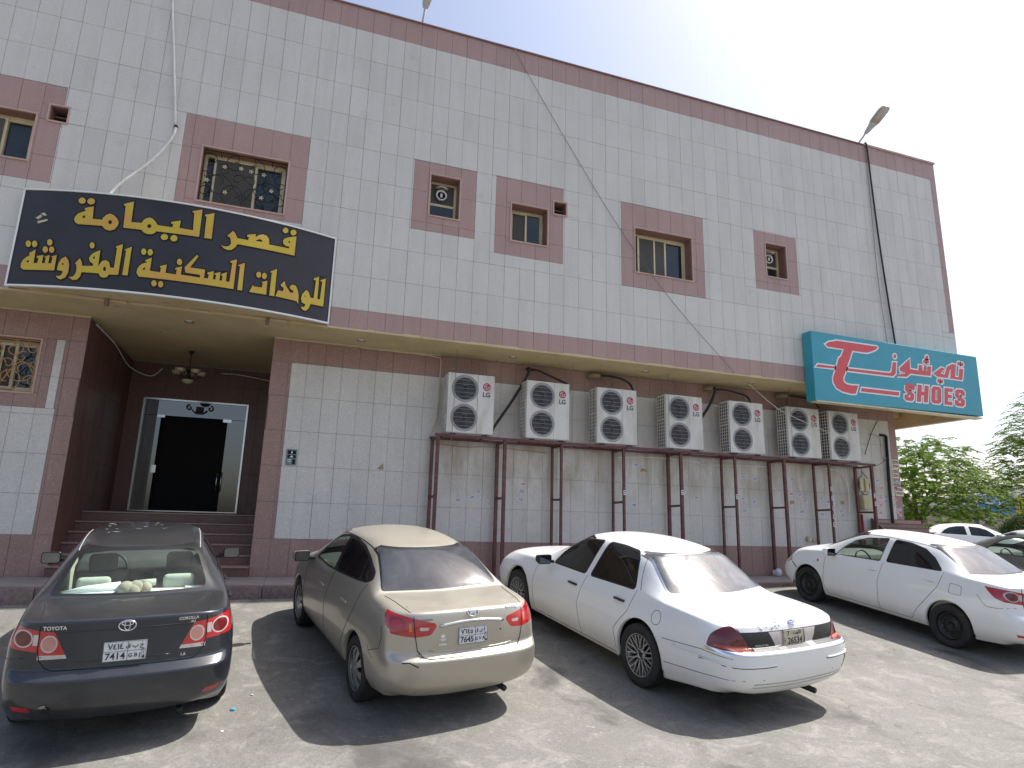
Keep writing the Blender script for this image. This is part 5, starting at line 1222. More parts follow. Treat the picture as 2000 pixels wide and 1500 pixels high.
def mirrors(c,x,z,y0,mat,s=1.0,glassm=None):
    for sg in (1,-1):
        bm=bmesh.new(); bmesh.ops.create_cube(bm,size=1.0)
        for v_ in bm.verts:
            v_.co=Vector((v_.co.x*.12+x+.03,v_.co.y*.20*s,v_.co.z*(.14 if v_.co.x<0 else .09)+z))
            v_.co.y+=sg*(y0+.13)
        bmesh.ops.bevel(bm,geom=bm.edges[:]+bm.verts[:],offset=.035,segments=3,affect='EDGES',profile=.6)
        me=bpy.data.meshes.new('door_mirror'); bm.to_mesh(me); bm.free(); me.materials.append(mat); me.polygons.foreach_set('use_smooth',[True]*len(me.polygons)); h=link('door_mirror',me,c.root)
        MB().bar((x+.03,sg*(y0-.04),z-.045),(x+.03,sg*(y0+.06),z-.035),.06,.035).build('mirror_arm',M['trim_black'],h)
        P=rounded([(-.085*s,-.055),(.085*s,-.055),(.085*s,.055),(-.085*s,.055)],.025,3)
        m_=MB().add([(x-.0325,sg*(y0+.13)+a,z+b) for a,b in P],[tuple(range(len(P)))]); m_.build('mirror_glass',M['mirror'],h)
        P2=rounded([(-.095*s,-.065),(.095*s,-.065),(.095*s,.065),(-.095*s,.065)],.03,3)
        MB().add([(x-.031,sg*(y0+.13)+a,z+b) for a,b in P2],[tuple(range(len(P2)))]).build('mirror_rim',M['trim_black'],h)
M['mirror']=simple('mirror_glass',(.16,.17,.18),.05,1,.05)
def interior(c,rear=True):
    r=c.root
    MB().box(.95,3.55,-.68,.68,.28,.34).build('cabin_floor',M['seat_grey'],r)
    for sg in (1,-1):
        m_=MB().box(-.07,.07,-.25,.25,.0,.62).build('seat_back',M['seat_grey'],r); bevel(m_,.055,3); m_.location=(2.18,sg*.36,.46); m_.rotation_euler=(0,R(-16),0)
        h=MB().box(-.05,.05,-.13,.13,.0,.19).build('headrest',M['seat_grey'],r); bevel(h,.045,3); h.location=(1.99,sg*.36,1.06); h.rotation_euler=(0,R(-10),0)
        b=MB().box(0,.50,-.25,.25,0,.16).build('seat_cushion',M['seat_grey'],r); bevel(b,.05,2); b.location=(2.18,sg*.36,.36)
        h=MB().box(-.045,.045,-.14,.14,.0,.15).build('headrest',M['seat_pale'],r); bevel(h,.04,3); h.location=(1.16,sg*.36,1.03)
        MB().box(1.0,3.3,sg*.74-.01,sg*.74+.01,.34,.98).build('door_card',M['interior'],r)
    m_=MB().box(-.08,.08,-.64,.64,.0,.50).build('rear_seat_back',M['seat_pale'],r); bevel(m_,.05,3); m_.location=(1.24,0,.50); m_.rotation_euler=(0,R(-14),0)
    m_=MB().box(0,.48,-.64,.64,0,.15).build('rear_seat_cushion',M['seat_pale'],r); bevel(m_,.05,2); m_.location=(1.28,0,.38)
    d=MB().prism([(3.05,.62),(3.0,.86),(3.08,.965),(3.55,.99),(3.6,.62)],-.70,.70).build('dashboard',M['dash'],r); fix_normals(d); bevel(d,.03,2)
    sw=MB(); sw.tube([(0,.18*math.cos(a),.18*math.sin(a)) for a in [2*math.pi*q/28 for q in range(28)]],.014,6,True); sw.bar((0,-.17,0),(0,.17,0),.03,.02).bar((0,0,0),(0,0,-.17),.03,.02); o=sw.build('steering_wheel',M['black_plastic'],r); o.location=(2.86,.36,.90); o.rotation_euler=(0,R(25),0)
    MB().box(.70,1.16,-.62,.62,1.035,1.05).build('rear_shelf',M['interior'],r)
    o=MB().box(0,.03,-.10,.10,0,.055).build('inner_mirror',M['black_plastic'],r); o.location=(2.86,0,1.28)

# ---- shapes
ZB=lambda a,b,c,xr_,xf_: (lambda x: a if x<xr_ else (c if x>xf_ else b))
COR=dict(L=4.54,lev=[.22,.34,.48,.60,.655,.86],zb=lambda x:.245 if x<.5 else (.22 if x<.8 else (.20 if x<3.9 else .24)),rw=.315,wy=.755,
 arch=[(1.02,.355),(3.63,.355)],xr=[.17,.06,.02,.01,.095,.115,.115],xf=[4.40,4.50,4.54,4.54,4.53,4.45,4.33],cr=.15,cf=.30,lip=.8,belt=.45,
 st=[(.16,.80,1.03,.715,.60,1.055,0,1.06,0),(.34,.845,1.045,.765,.63,1.065,0,1.075,0),(.58,.866,1.055,.778,.64,1.07,0,1.08,0),(.80,.875,1.06,.785,.660,1.075,.03,1.08,-.07),
 (1.06,.878,1.06,.79,.60,1.25,0,1.285,-.03),(1.34,.88,1.055,.795,.56,1.40,0,1.445,0),(1.75,.882,1.04,.80,.565,1.45,0,1.498,0),(2.25,.882,1.015,.80,.57,1.46,0,1.508,0),(2.72,.882,1.0,.80,.565,1.425,0,1.475,.06),
 (3.08,.882,.985,.80,.62,1.24,0,1.30,.10),(3.42,.88,.97,.79,.67,1.035,.03,1.085,.16),(3.80,.874,.93,.765,.60,.985,0,1.02,.05),(4.10,.852,.865,.73,.56,.91,0,.94,0),(4.30,.80,.78,.66,.50,.82,0,.84,0)],
 tc={3:.65,5:.5,8:.4,10:.6},railc=[(3,10,.25)],side=[(5,.30,9)])
ELA=dict(COR); ELA.update(L=4.505,lev=[.22,.33,.46,.60,.645,.86],zb=lambda x:.26 if x<.5 else (.25 if x<.8 else (.21 if x<3.9 else .24)),arch=[(1.0,.36),(3.65,.36)],
 xr=[.15,.04,.0,.005,.085,.09,.13],lip=.45,belt=.15,cr=.17,
 st=[(.17,.80,1.02,.70,.59,1.045,0,1.055,0),(.36,.845,1.05,.76,.63,1.06,0,1.075,0),(.58,.868,1.065,.775,.645,1.07,0,1.08,0),(.80,.878,1.075,.782,.675,1.08,.04,1.085,-.06),
 (1.06,.884,1.09,.785,.615,1.25,0,1.285,-.03),(1.34,.887,1.095,.787,.57,1.40,0,1.445,0),(1.75,.887,1.085,.79,.565,1.46,0,1.508,0),(2.25,.887,1.05,.80,.57,1.47,0,1.52,0),(2.72,.887,1.02,.80,.57,1.435,0,1.485,.06),
 (3.08,.885,.99,.80,.63,1.25,0,1.31,.10),(3.42,.88,.97,.79,.67,1.05,.03,1.09,.16),(3.80,.872,.93,.76,.60,.98,0,1.02,.05),(4.10,.85,.85,.72,.55,.90,0,.93,0),(4.28,.79,.75,.65,.50,.80,0,.82,0)],side=[])
CRO=dict(L=5.38,lev=[.22,.36,.54,.67,.705,.84],zb=lambda x:.30 if x<.5 else (.25 if x<.9 else (.19 if x<4.5 else .25)),rw=.345,wy=.87,
 arch=[(1.42,.395),(4.33,.395)],xr=[.12,.03,.0,.005,.115,.12,.16],xf=[5.24,5.33,5.36,5.36,5.33,5.28,5.20],cr=.15,cf=.26,lip=.5,belt=.5,offy=[.07,.012,0,.0,.01,.03],
 st=[(.20,.90,.955,.81,.69,.985,0,.99,0),(.46,.952,.985,.865,.71,1.005,0,1.015,0),(.80,.975,.995,.88,.72,1.02,0,1.03,0),(1.12,.985,1.0,.88,.735,1.035,.04,1.05,-.12),
 (1.38,.987,1.0,.88,.68,1.21,0,1.245,-.04),(1.64,.988,1.0,.88,.615,1.39,0,1.43,.03),(2.1,.988,.99,.88,.61,1.45,0,1.488,0),(2.6,.988,.98,.875,.61,1.46,0,1.50,0),(3.02,.988,.975,.87,.60,1.425,0,1.468,.06),
 (3.40,.988,.965,.865,.66,1.22,0,1.27,.10),(3.75,.985,.955,.855,.71,1.02,.04,1.06,.18),(4.2,.98,.93,.84,.66,.975,0,1.005,.05),(4.7,.97,.89,.81,.64,.925,0,.95,0),(5.0,.935,.84,.76,.60,.87,0,.895,0)],
 tc={3:.7,5:.6,8:.5,10:.6},railc=[(3,10,.3)],side=[(5,.25,12)])
def car_matrix(X,Y,h,dz=0):
    d=Vector((math.sin(h),math.cos(h))); l=Vector((-math.cos(h),math.sin(h))); p=Vector((X,Y))
    q=p+d*1.1; z1=gz(q.x,q.y); q=p+d*3.8; z2=gz(q.x,q.y); pit=math.atan2(z2-z1,2.7)
    q=p+d*2.4+l*.8; za=gz(q.x,q.y); q=p+d*2.4-l*.8; zb=gz(q.x,q.y); ro=math.atan2(za-zb,1.6)
    F=Vector((d.x*math.cos(pit),d.y*math.cos(pit),math.sin(pit))); L0=Vector((l.x,l.y,0)); U0=F.cross(L0)
    L=L0*math.cos(ro)+U0*math.sin(ro); U=F.cross(L)
    return Matrix.Translation((X,Y,z1-1.1*math.tan(pit)+dz))@Matrix((F,L,U)).transposed().to_4x4()
def plate(c,z,lines,w_=.31,h_=.155,tilt=0,x=None,y=0,fr=True):
    Mx=c.frame_at('rear',y,z)
    hx=Mx.translation.x
    if x is not None: Mx.translation.x=x
    else: Mx.translation.x-=.012
    Mx=Matrix.Translation(Mx.translation)@Matrix((Vector((0,-1,0)),Vector((math.sin(tilt),0,math.cos(tilt))),Vector((-math.cos(tilt),0,math.sin(tilt))))).transposed().to_4x4()
    p=empty('number_plate'); p.parent=c.root; p.matrix_local=Mx
    o=MB().box(-w_/2,w_/2,-h_/2,h_/2,-.010,.0).build('plate_sheet',lines['bg'],p); bevel(o,.003,1)
    m_=MB()
    for a in lines.get('bars',[]): m_.box(*a,0.0,.0012)
    if m_.v: m_.build('plate_lines',M['print_black'],p)
    for txt,sz,px,py,bd in lines['txt']:
        q=link('lettering',text_mesh(txt,sz,M['print_black'],depth=.0008,bold=bd),p,(px,py,.0015))
    return p
PLATE_BG=simple('plate_white',(.62,.62,.63),.45,0,.12,30); PLATE_OLD=simple('plate_yellowed',(.50,.46,.34),.5,0,.2,30)
def saudi(ar,lat,nar,nlat):
    b=[(-.15,.15,-.0015,.0015),(.018,.021,-.073,.073),(.119,.1215,-.073,.073),(-.152,.152,.0725,.0755),(-.152,.152,-.0755,-.0725),(-.1535,-.1505,-.075,.075),(.1505,.1535,-.075,.075)]
    return dict(bg=PLATE_BG,bars=b,txt=[(nlat,.072,-.067,-.038,.0012),(nar,.062,-.067,.036,.001),(' '.join(lat),.042,.070,-.038,.0008),(' '.join(ar),.044,.070,.040,.0008),('K\nS\nA',.026,.136,-.02,0),('\u25cf',.026,.136,-.058,.0)])
def seats_and_panels(c,seams,rear_seams,deck=None):
    for P in seams:
        for k in ('left','right'): c.seam(k,P,.0030)
    for P in rear_seams: c.seam('rear',P,.0045)
    for P in (deck or []):
        for sg in (1,-1): c.seam('top',[(a,sg*b) for a,b in P],.004)
def handle(c,x,z,mat,dark=False):
    for k,sg in (('left',1),('right',-1)):
        h,n=c.hit(k,x,z)
        if h is None: continue
        y=h.y
        b=MB().box(x-.10,x+.10,min(y,y+sg*.028),max(y,y+sg*.028),z-.014,z+.014).build('door_handle',M['black_plastic'] if dark else mat,c.root); bevel(b,.010,2)
        MB().tube([(x-.05,y+sg*.002,z-.012),(x+.04,y+sg*.002,z-.012)],.010,6).build('handle_recess',M['seam'],b)
def corolla(M4,name,mat,dark_rear,kind,rearglass,frontglass=None,ft='rw'):
    c=Car(COR,M4,name,mat)
    f=rounded([(3.06,.985),(2.97,1.11),(2.79,1.255),(2.55,1.34),(2.20,1.388),(2.215,1.035)],.02,2); r=rounded([(2.085,1.045),(2.07,1.39),(1.82,1.385),(1.55,1.335),(1.36,1.235),(1.19,1.085)],.025,2)
    c.region('window_frame',M['trim_black'],[offset_poly(f,.014),offset_poly(r,.014)])
    c.region('front_door_glass',frontglass or G_CLEAR,[f]); c.region('rear_door_glass',dark_rear,[r])
    ro=rounded([(-.665,1.093),(.665,1.093),(.535,1.43),(-.535,1.43)],.04,3); ri=rounded([(-.615,1.108),(.615,1.108),(.50,1.402),(-.50,1.402)],.07,4)
    c.region('rear_window_border',M['trim_black'],[ro],'x',xmax=1.55); c.region('rear_window',rearglass,[ri],'x',xmax=1.55)
    wi=rounded([(-.67,1.06),(.67,1.06),(.55,1.43),(-.55,1.43)],.05,3); c.region('windscreen',G_CLEAR,[wi],'x',front=True,xmin=2.6)
    tl=[(.95,1.01),(.75,1.005),(.60,.985),(.50,.975),(.40,.772),(.60,.768),(.605,.825),(.95,.855)]
    sd=[(.56,1.01),(.50,.95),(.40,.875),(.30,.845),(.28,.74),(-.3,.74),(-.3,1.05),(.3,1.03)]
    p=c.region('tail_light',L_RED,[tl,mirror(tl)],'x',sd,xmax=.65)
    b=[(.412,.800),(.400,.772),(.598,.768),(.602,.800)]; c.region('reverse_strip',L_CLEAR,[b,mirror(b)],'x',parent=p,xmax=.5)
    for (cy,cz,ry,rz,m1,m2) in ((.715,.920,.072,.066,L_CLEAR,L_DRED),(.530,.885,.058,.066,L_CLEAR,L_PINK)):
        e=lambda s_:[(cy+ry*s_*math.cos(2*math.pi*k/18),cz+rz*s_*math.sin(2*math.pi*k/18)) for k in range(18)]
        q=c.region('lamp_ring',m1,[e(1),mirror(e(1))],'x',parent=p,xmax=.5); c.region('lamp_lens',m2,[e(.84),mirror(e(.84))],'x',parent=p,xmax=.5)
    mid=[(.605,.955),(.642,.955),(.642,.875),(.605,.875)]; c.region('lamp_middle',L_CLEAR,[mid,mirror(mid)],'x',parent=p,xmax=.5)
    rf=[(.60,.385),(.72,.395),(.745,.435),(.63,.425)]; c.region('bumper_reflector',L_RED,[rf,mirror(rf)],'x',xmax=.5)
    hd=[(4.16,.62),(4.02,.69),(4.06,.765),(4.22,.765),(4.6,.73),(4.6,.60)]; c.region('headlight',L_CLEAR,[hd],'y')
    c.finish()
    seats_and_panels(c,[[(3.27,.97),(3.27,.44),(3.19,.27)],[(2.135,1.02),(2.19,.69),(2.15,.27)],[(1.14,1.06),(1.20,.84),(1.36,.62),(1.50,.44),(1.60,.27)],[(3.19,.268),(1.60,.268)],[(.63,.87),(.50,.735),(.36,.74),(.1,.80)]],
        [[(.602,1.04),(.604,.84),(.585,.76),(.535,.70),(.49,.685),(0,.680),(-.49,.685),(-.535,.70),(-.585,.76),(-.604,.84),(-.602,1.04)]],[[(.17,.605),(.35,.62),(.55,.635),(.70,.66)]])
    c.seam('rear',[(.50,.975),(0,.978),(-.50,.975)],.006,'garnish_ridge',mat)
    c.seam('rear',[(.34,.74),(0,.735),(-.34,.74)],.004,'garnish_ridge',mat)
    for sg in (1,-1): c.seam('top',[(1.42,sg*.535),(2.0,sg*.545),(2.62,sg*.545)],.007,'roof_drip_channel',M['ac_grey'] if mat is P_GREY else mat)
    c.seam('left',[(1.02,.70)],.01) if False else None
    handle(c,2.29,.875,mat); handle(c,1.32,.915,mat); mirrors(c,3.05,1.02,.84,mat if ft!='dk' else M['trim_black'])
    car_common(c,COR,kind)
    # badge
    Mx=c.frame_at('rear',0,1.00)@Matrix.Translation((0,0,.004)); w_=MB()
    for (rx,ry,oy) in ((.062,.042,0),(.020,.036,0),(.042,.016,.017)): w_.tube([(rx*math.cos(a),ry*math.sin(a)+oy,.002) for a in [2*math.pi*k/28 for k in range(28)]],.0055 if rx>.05 else .0045,6,True)
    c.put(w_.mesh('badge',M['chrome']),Mx)
    return c
# the dark grey car on the left
c1=corolla(car_matrix(-.866,-5.347,-.154),'parked_car',P_GREY,G_TINT,'steel',G_CLEAR,G_CLEAR)
tag(c1.root,'dark grey dusty saloon with papers and a plush toy behind its rear window','car','cars parked nose to the building')
c1.text('TOYOTA',.040,'rear',.50,1.005,M['chrome'],bold=.001); c1.text('COROLLA',.034,'rear',-.455,1.018,M['chrome'],bold=.0008); c1.text('XLI',.026,'rear',-.49,.987,M['chrome'],bold=.0008); c1.text('1.6',.034,'rear',-.43,.725,M['chrome'],bold=.001)
plate(c1,.80,saudi('\u0642\u0628\u062d','GBJ','\u0667\u0664\u0661\u0664','7414'),tilt=.12)
interior(c1)
pb=MB()
pb.add([(.80,.60,1.057),(.82,.10,1.057),(1.00,.16,1.062),(.98,.58,1.06)],[(0,1,2,3)]).add([(.90,.60,1.065),(.86,.22,1.08),(1.02,.05,1.11),(1.10,.58,1.08)],[(0,1,2,3)]).add([(.98,-.02,1.058),(.92,-.40,1.056),(1.08,-.42,1.058),(1.12,-.05,1.062)],[(0,1,2,3)]).box(1.0,1.06,-.58,-.42,1.05,1.08)
o=pb.build('loose_papers',M['paper'],None); 
o.parent=c1.root; 
bm=bmesh.new()
for (x,y,z,r_) in ((.95,.08,1.10,.075),(.97,.0,1.11,.065),(.98,-.08,1.10,.055),(.93,.02,1.09,.06)): bmesh.ops.create_icosphere(bm,subdivisions=3,radius=r_,matrix=Matrix.Translation((x,y,z)))
me=bpy.data.meshes.new('plush_toy'); bm.to_mesh(me); bm.free(); me.materials.append(M['plush']); me.polygons.foreach_set('use_smooth',[True]*len(me.polygons)); o=link('plush_toy',me,c1.root)
o=MB().tube([(1.0,-.02,1.14),(1.02,-.16,1.14)],.032,12).build('rolled_paper',M['seat_pale'],c1.root)
o=MB().tube([(.99,.13,1.11),(1.0,.42,1.10),(1.02,.6,1.08)],[.055,.035,.01],12).build('rolled_paper',M['paper'],c1.root)
k=Matrix.Translation((2.2,0,0))
rnd=random.Random(5); sm_=MB()
for q in range(18):
    a,b=rnd.gauss(2.15,.22),rnd.uniform(-.38,.38); h,nn=c1.hit('top',a,b)
    if h is None: continue
    l_=rnd.uniform(.03,.10); d_=rnd.uniform(.008,.02); sm_.add([(a,b,h.z+.0015),(a+d_,b+l_*.5,h.z+.0015),(a+d_*.4,b+l_,h.z+.0005),(a-d_,b+l_*.4,h.z+.0015)],[(0,1,2,3)])
tag(sm_.build('dust_smears',simple('dust_smear',(.22,.21,.19),.9),c1.root),kind='stuff')
# chip in the bumper
k=c1.frame_at('rear',.50,.40); c1.put(MB().add([(-.04,-.03,.002),(.03,-.05,.003),(.035,.02,.002),(0,.035,.003),(-.02,.0,.004)],[(0,1,2,3,4)]).mesh('bumper_damage',M['under']),k)
k=c1.frame_at('rear',.52,.43); c1.put(MB().add([(-.03,-.01,.004),(.03,-.015,.004),(.02,.02,.004),(-.01,.01,.004)],[(0,1,2,3)]).mesh('bumper_damage',M['paving']),k)

# the white saloon on the right
c4=corolla(car_matrix(10.648,-5.26,-.055),'parked_car',P_WHITE,G_TINT,'steel',G_DUST,G_CLEAR)
tag(c4.root,'white saloon on black steel wheels at the right, steering wheel visible through its side window','car','cars parked nose to the building'); interior(c4)
c4.text('COROLLA',.032,'rear',-.495,1.015,M['chrome'],bold=.0008); plate(c4,.80,saudi('\u0642\u0628\u062d','','',''),tilt=.12) if False else None
c4.seam('left',[(4.02,.66),(3.90,.575)],.010); MB().lathe([(0,.004),(.022,.002),(.026,0)],c4.frame_at('left',3.42,.80),12).build('side_repeater',L_AMBER,c4.root)
c4.seam('left',rounded([(1.02,.80),(.84,.79),(.85,.93),(1.02,.94)],.03,3)+[(1.02,.80)],.003)
# the pale saloon at the right edge
c5=corolla(car_matrix(14.6,-5.1,-.05),'parked_car',P_SILV,G_CLEAR,'steel',G_DUST,G_CLEAR)
tag(c5.root,'grey saloon cut by the right edge, beside the white saloon','car','cars parked nose to the building'); interior(c5)

# the champagne saloon
L_MRED=simple('lamp_mid_red',(.27,.010,.010),.15,0,.05,3,.7,.6)
c=Car(ELA,car_matrix(2.094,-5.396,-.206),'parked_car',P_GOLD)
tag(c.root,'champagne beige saloon with dusty rear window and chrome boot strip, second from the left','car','cars parked nose to the building')
dlo=rounded([(3.14,1.02),(3.06,1.155),(2.90,1.285),(2.72,1.37),(2.43,1.418),(2.10,1.428),(1.75,1.40),(1.40,1.325),(1.14,1.23),(1.06,1.165),(1.13,1.125),(1.35,1.10),(1.96,1.055),(2.47,1.025)],.03,2)
fw=rounded([(3.05,1.04),(2.97,1.155),(2.85,1.26),(2.70,1.335),(2.44,1.39),(2.36,1.392),(2.23,1.06),(2.5,1.045)],.02,2)
rwn=rounded([(2.26,1.395),(2.09,1.402),(1.76,1.375),(1.48,1.32),(1.36,1.115),(1.96,1.075),(2.12,1.068)],.02,2); qw=rounded([(1.43,1.30),(1.17,1.215),(1.10,1.165),(1.16,1.14),(1.31,1.12)],.015,2)
c.region('window_surround',M['trim_black'],[dlo]); c.region('front_door_glass',G_CLEAR,[fw]); c.region('rear_door_glass',G_TINT,[rwn]); c.region('quarter_glass',G_TINT,[qw])
ro=rounded([(-.68,1.096),(.68,1.096),(.545,1.435),(-.545,1.435)],.03,3); ri=rounded([(-.66,1.104),(.66,1.104),(.53,1.422),(-.53,1.422)],.03,3)
c.region('rear_window_border',M['trim_black'],[ro],'x',xmax=1.55); c.region('rear_window',G_SMEAR,[ri],'x',xmax=1.55)
c.region('windscreen',G_CLEAR,[rounded([(-.67,1.07),(.67,1.07),(.55,1.44),(-.55,1.44)],.05,3)],'x',front=True,xmin=2.6)
tl=rounded([(.99,1.065),(.80,1.045),(.60,1.005),(.385,.955),(.37,.93),(.43,.852),(.58,.838),(.78,.86),(.99,.90)],.02,2)
sd=rounded([(.46,1.05),(.43,1.0),(.36,.925),(.28,.885),(.26,.80),(-.3,.80),(-.3,1.09),(.2,1.085),(.38,1.07)],.02,2)
p=c.region('tail_light',L_RED,[tl,mirror(tl)],'x',sd,xmax=.6)
e=lambda cy,cz,r_,q=14:[(cy+r_*math.cos(2*math.pi*k/q),cz+r_*.95*math.sin(2*math.pi*k/q)) for k in range(q)]
for rr,mm in ((.062,L_MRED),(.040,L_RED)): c.region('lamp_ring',mm,[e(.715,.945,rr),mirror(e(.715,.945,rr))],'x',parent=p,xmax=.5)
a_=[(.625,.96),(.605,.96),(.60,.89),(.63,.885)]; c.region('indicator_lens',L_AMBER,[a_,mirror(a_)],'x',parent=p,xmax=.5)
a_=rounded([(.535,.925),(.445,.92),(.45,.895),(.53,.895)],.01,2); c.region('reverse_lens',L_CLEAR,[a_,mirror(a_)],'x',parent=p,xmax=.5)
a_=[(.588,1.2),(.584,1.2),(.574,.8),(.580,.8)]
c.finish(); interior(c)
seats_and_panels(c,[[(3.30,.98),(3.30,.45),(3.2,.28)],[(2.15,1.04),(2.24,.70),(2.17,.28)],[(1.10,1.12),(1.18,.85),(1.33,.64),(1.46,.44),(1.55,.28)],[(3.2,.28),(1.55,.28)],[(.40,.90),(.36,.80),(.38,.70),(.60,.62)]],
    [[(.585,1.06),(.575,.85),(.55,.72),(.50,.665),(.44,.655),(0,.652),(-.44,.655),(-.50,.665),(-.55,.72),(-.575,.85),(-.585,1.06)]],[[(.18,.59),(.36,.625),(.58,.645),(.76,.672)]])
for sg in (1,-1): c.seam('top',[(1.42,sg*.55),(2.0,sg*.55),(2.66,sg*.55)],.005,'roof_drip_channel',M['trim_black'])
handle(c,2.42,.835,P_GOLD); handle(c,1.50,.865,P_GOLD); mirrors(c,3.12,1.04,.85,P_GOLD); car_common(c,ELA,'cap')
cs=[(.34-.68*k/16,.928+.028*math.sin(math.pi*k/16)) for k in range(17)]; c.seam('rear',cs,[.004+.013*math.sin(math.pi*k/16)**.5 for k in range(17)] if False else .015,'chrome_strip','chrome',.004)
c.seam('rear',[(.44,.712),(.3,.700),(0,.697),(-.3,.700),(-.44,.712)],.006,'panel_ridge',P_GOLD,.002)
Mx=c.frame_at('rear',0,1.025)@Matrix.Translation((0,0,.004)); w_=MB(); w_.tube([(.058*math.cos(a),.036*math.sin(a),.002) for a in [2*math.pi*k/28 for k in range(28)]],.005,6,True)
w_.bar((-.030,-.022,.003),(-.016,.024,.003),.010,.004).bar((.016,-.024,.003),(.030,.022,.003),.010,.004).bar((-.024,-.004,.003),(.024,.006,.003),.009,.004); c.put(w_.mesh('badge',M['chrome']),Mx)
c.text('ELANTRA',.036,'rear',-.46,1.035,M['chrome'],bold=.001); c.text('HYUNDAI',.026,'rear',.47,.985,M['logo_grey'])
plate(c,.825,saudi('\u0642\u0649\u0627','GVA','\u0667\u0666\u0664\u0665','7645'),tilt=.10,y=0.0)
Mx=c.frame_at('rear',.31,.82); w_=MB()
for an,h_ in ((-38,.036),(0,.044),(38,.036)):
    u=Vector((math.sin(R(an)),math.cos(R(an)),0)); v_=Vector((u.y,-u.x,0)); b0=Vector((0,.0,.0025)); w_.add([b0,b0+u*h_*.5+v_*.010,b0+u*h_,b0+u*h_*.5-v_*.010],[(0,3,2,1)])
w_.box(-.03,.03,-.010,-.006,.001,.0025).box(-.026,.026,-.018,-.014,.001,.0025).box(-.020,.020,-.026,-.022,.001,.0025); c.put(w_.mesh('sports_sticker',M['print_white']),Mx)
c.text('adidas',.030,'rear',.31,.765,M['print_white'],bold=.0008)
k=c.frame_at('rear',-.31,.845); c.put(MB().lathe([(0,.003),(.008,.003),(.010,0)],None,10).mesh('boot_lock',M['trim_black']),k)
c.seam('rear',[(.70,.635),(.64,.64),(.60,.62),(.56,.60)],.006,'bumper_scratch',M['seam'],.001,.02); c.seam('left',[(.62,.66),(.55,.60),(.48,.58)],.002,'scratch','seam')

# the white saloon with the big triangular lamps
c=Car(CRO,car_matrix(5.385,-6.027,-.164),'parked_car',P_WHITE)
tag(c.root,'large white saloon with triangular dark red tail lamps and a black boot panel','car','cars parked nose to the building')
f=rounded([(3.47,.985),(3.40,1.13),(3.22,1.29),(2.98,1.375),(2.63,1.405),(2.68,1.0)],.03,3); r=rounded([(2.545,1.0),(2.49,1.41),(2.2,1.415),(1.93,1.395),(1.84,1.33),(1.66,1.03),(1.88,1.025)],.035,3)
c.region('window_frame',M['trim_black'],[offset_poly(f,.020),offset_poly(r,.020)]); c.region('front_door_glass',G_TINT,[f]); c.region('rear_door_glass',G_TINT,[r])
ro=rounded([(-.76,1.056),(.76,1.056),(.60,1.42),(-.60,1.42)],.03,3); ri=rounded([(-.735,1.068),(.735,1.068),(.585,1.405),(-.585,1.405)],.05,3)
c.region('rear_window_border',M['chrome'],[ro],'x',xmax=1.85); c.region('rear_window',G_DUST,[ri],'x',xmax=1.85)
c.region('windscreen',G_TINT,[rounded([(-.72,1.05),(.72,1.05),(.58,1.43),(-.58,1.43)],.05,3)],'x',front=True,xmin=2.9)
tl=[(1.1,1.03),(.84,1.02),(.76,.985),(.68,.90),(.60,.762),(1.1,.762)]
sd=rounded([(.43,.762),(.41,.87),(.34,.95),(.26,.99),(.05,1.03),(-.3,1.03),(-.3,.762)],.03,2)
p=c.region('tail_light',L_DRED,[tl,mirror(tl)],'x',sd,xmax=.6)
a_=[(.90,.80),(.62,.80),(.605,.775),(.92,.775)]; c.region('indicator_lens',simple('lamp_orange_red',(.40,.05,.01),.2,0,.05,3,.7,.6),[a_,mirror(a_)],'x',parent=p,xmax=.5)
pa=[(.70,.925),(-.70,.925),(-.60,.762),(.60,.762)]; p2=c.region('boot_panel',M['trim_black'],[pa],'x',xmax=.5)
w1=[(.355,.918),(.165,.918),(.165,.766),(.27,.766)]; c.region('reverse_lamp',L_CLEAR,[w1,mirror(w1)],'x',parent=p2,xmax=.5)
c.region('chrome_strip',M['chrome'],[[(1.1,.758),(-1.1,.758),(-1.1,.728),(1.1,.728)]],'x',[(.45,.758),(.45,.728),(-.3,.728),(-.3,.758)],xmax=.6)
hd=[(5.02,.60),(5.0,.80),(5.10,.82),(5.35,.82),(5.35,.60)]; c.region('corner_lamp',L_AMBER,[hd],'y')
c.finish()
seats_and_panels(c,[[(3.84,.93),(3.86,.63),(3.80,.26)],[(2.61,.98),(2.68,.62),(2.58,.25)],[(1.60,1.02),(1.66,.78),(1.80,.62),(1.88,.52),(1.83,.30)],[(3.80,.245),(1.85,.25)],[(1.02,.66),(.48,.712),(.15,.70)],[(1.0,.42),(.3,.49),(0,.50)]],
    [[(.80,1.0),(.715,.95),(.60,.772)],[(-.80,1.0),(-.715,.95),(-.60,.772)]],[[(.20,.74),(.5,.745),(.95,.765)]])
c.seam('left',[(1.17+.075*math.cos(a),.83+.075*math.sin(a)) for a in [2*math.pi*k/20 for k in range(21)]],.003,dense=.02)
c.seam('left',[(1.74,1.41),(1.70,1.30),(1.62,1.13),(1.55,1.03)],.004); c.seam('right',[(1.74,1.41),(1.62,1.13)],.004)
for z in (.42,.455): c.seam('rear',[(.62,z),(0,z-.01),(-.86,z)],.006,'bumper_groove',simple('shadow_white',(.40,.38,.34),.5),0)
for sg in (1,-1): c.seam('rear',[(sg*.95,.635),(sg*.5,.635),(sg*.38,.64)],.009,'bumper_strip',M['print_white'],.004); c.seam('rear',[(sg*.95,.622),(sg*.5,.622),(sg*.38,.626)],.005,'bumper_groove','seam')
c.seam('left',[(.85,.645),(.5,.655),(.2,.645)],.008,'bumper_strip',M['print_white'],.003)
c.seam('rear',[(-.80,.60),(-.82,.50),(-.80,.40)],.008,'bumper_crack','seam',.001)
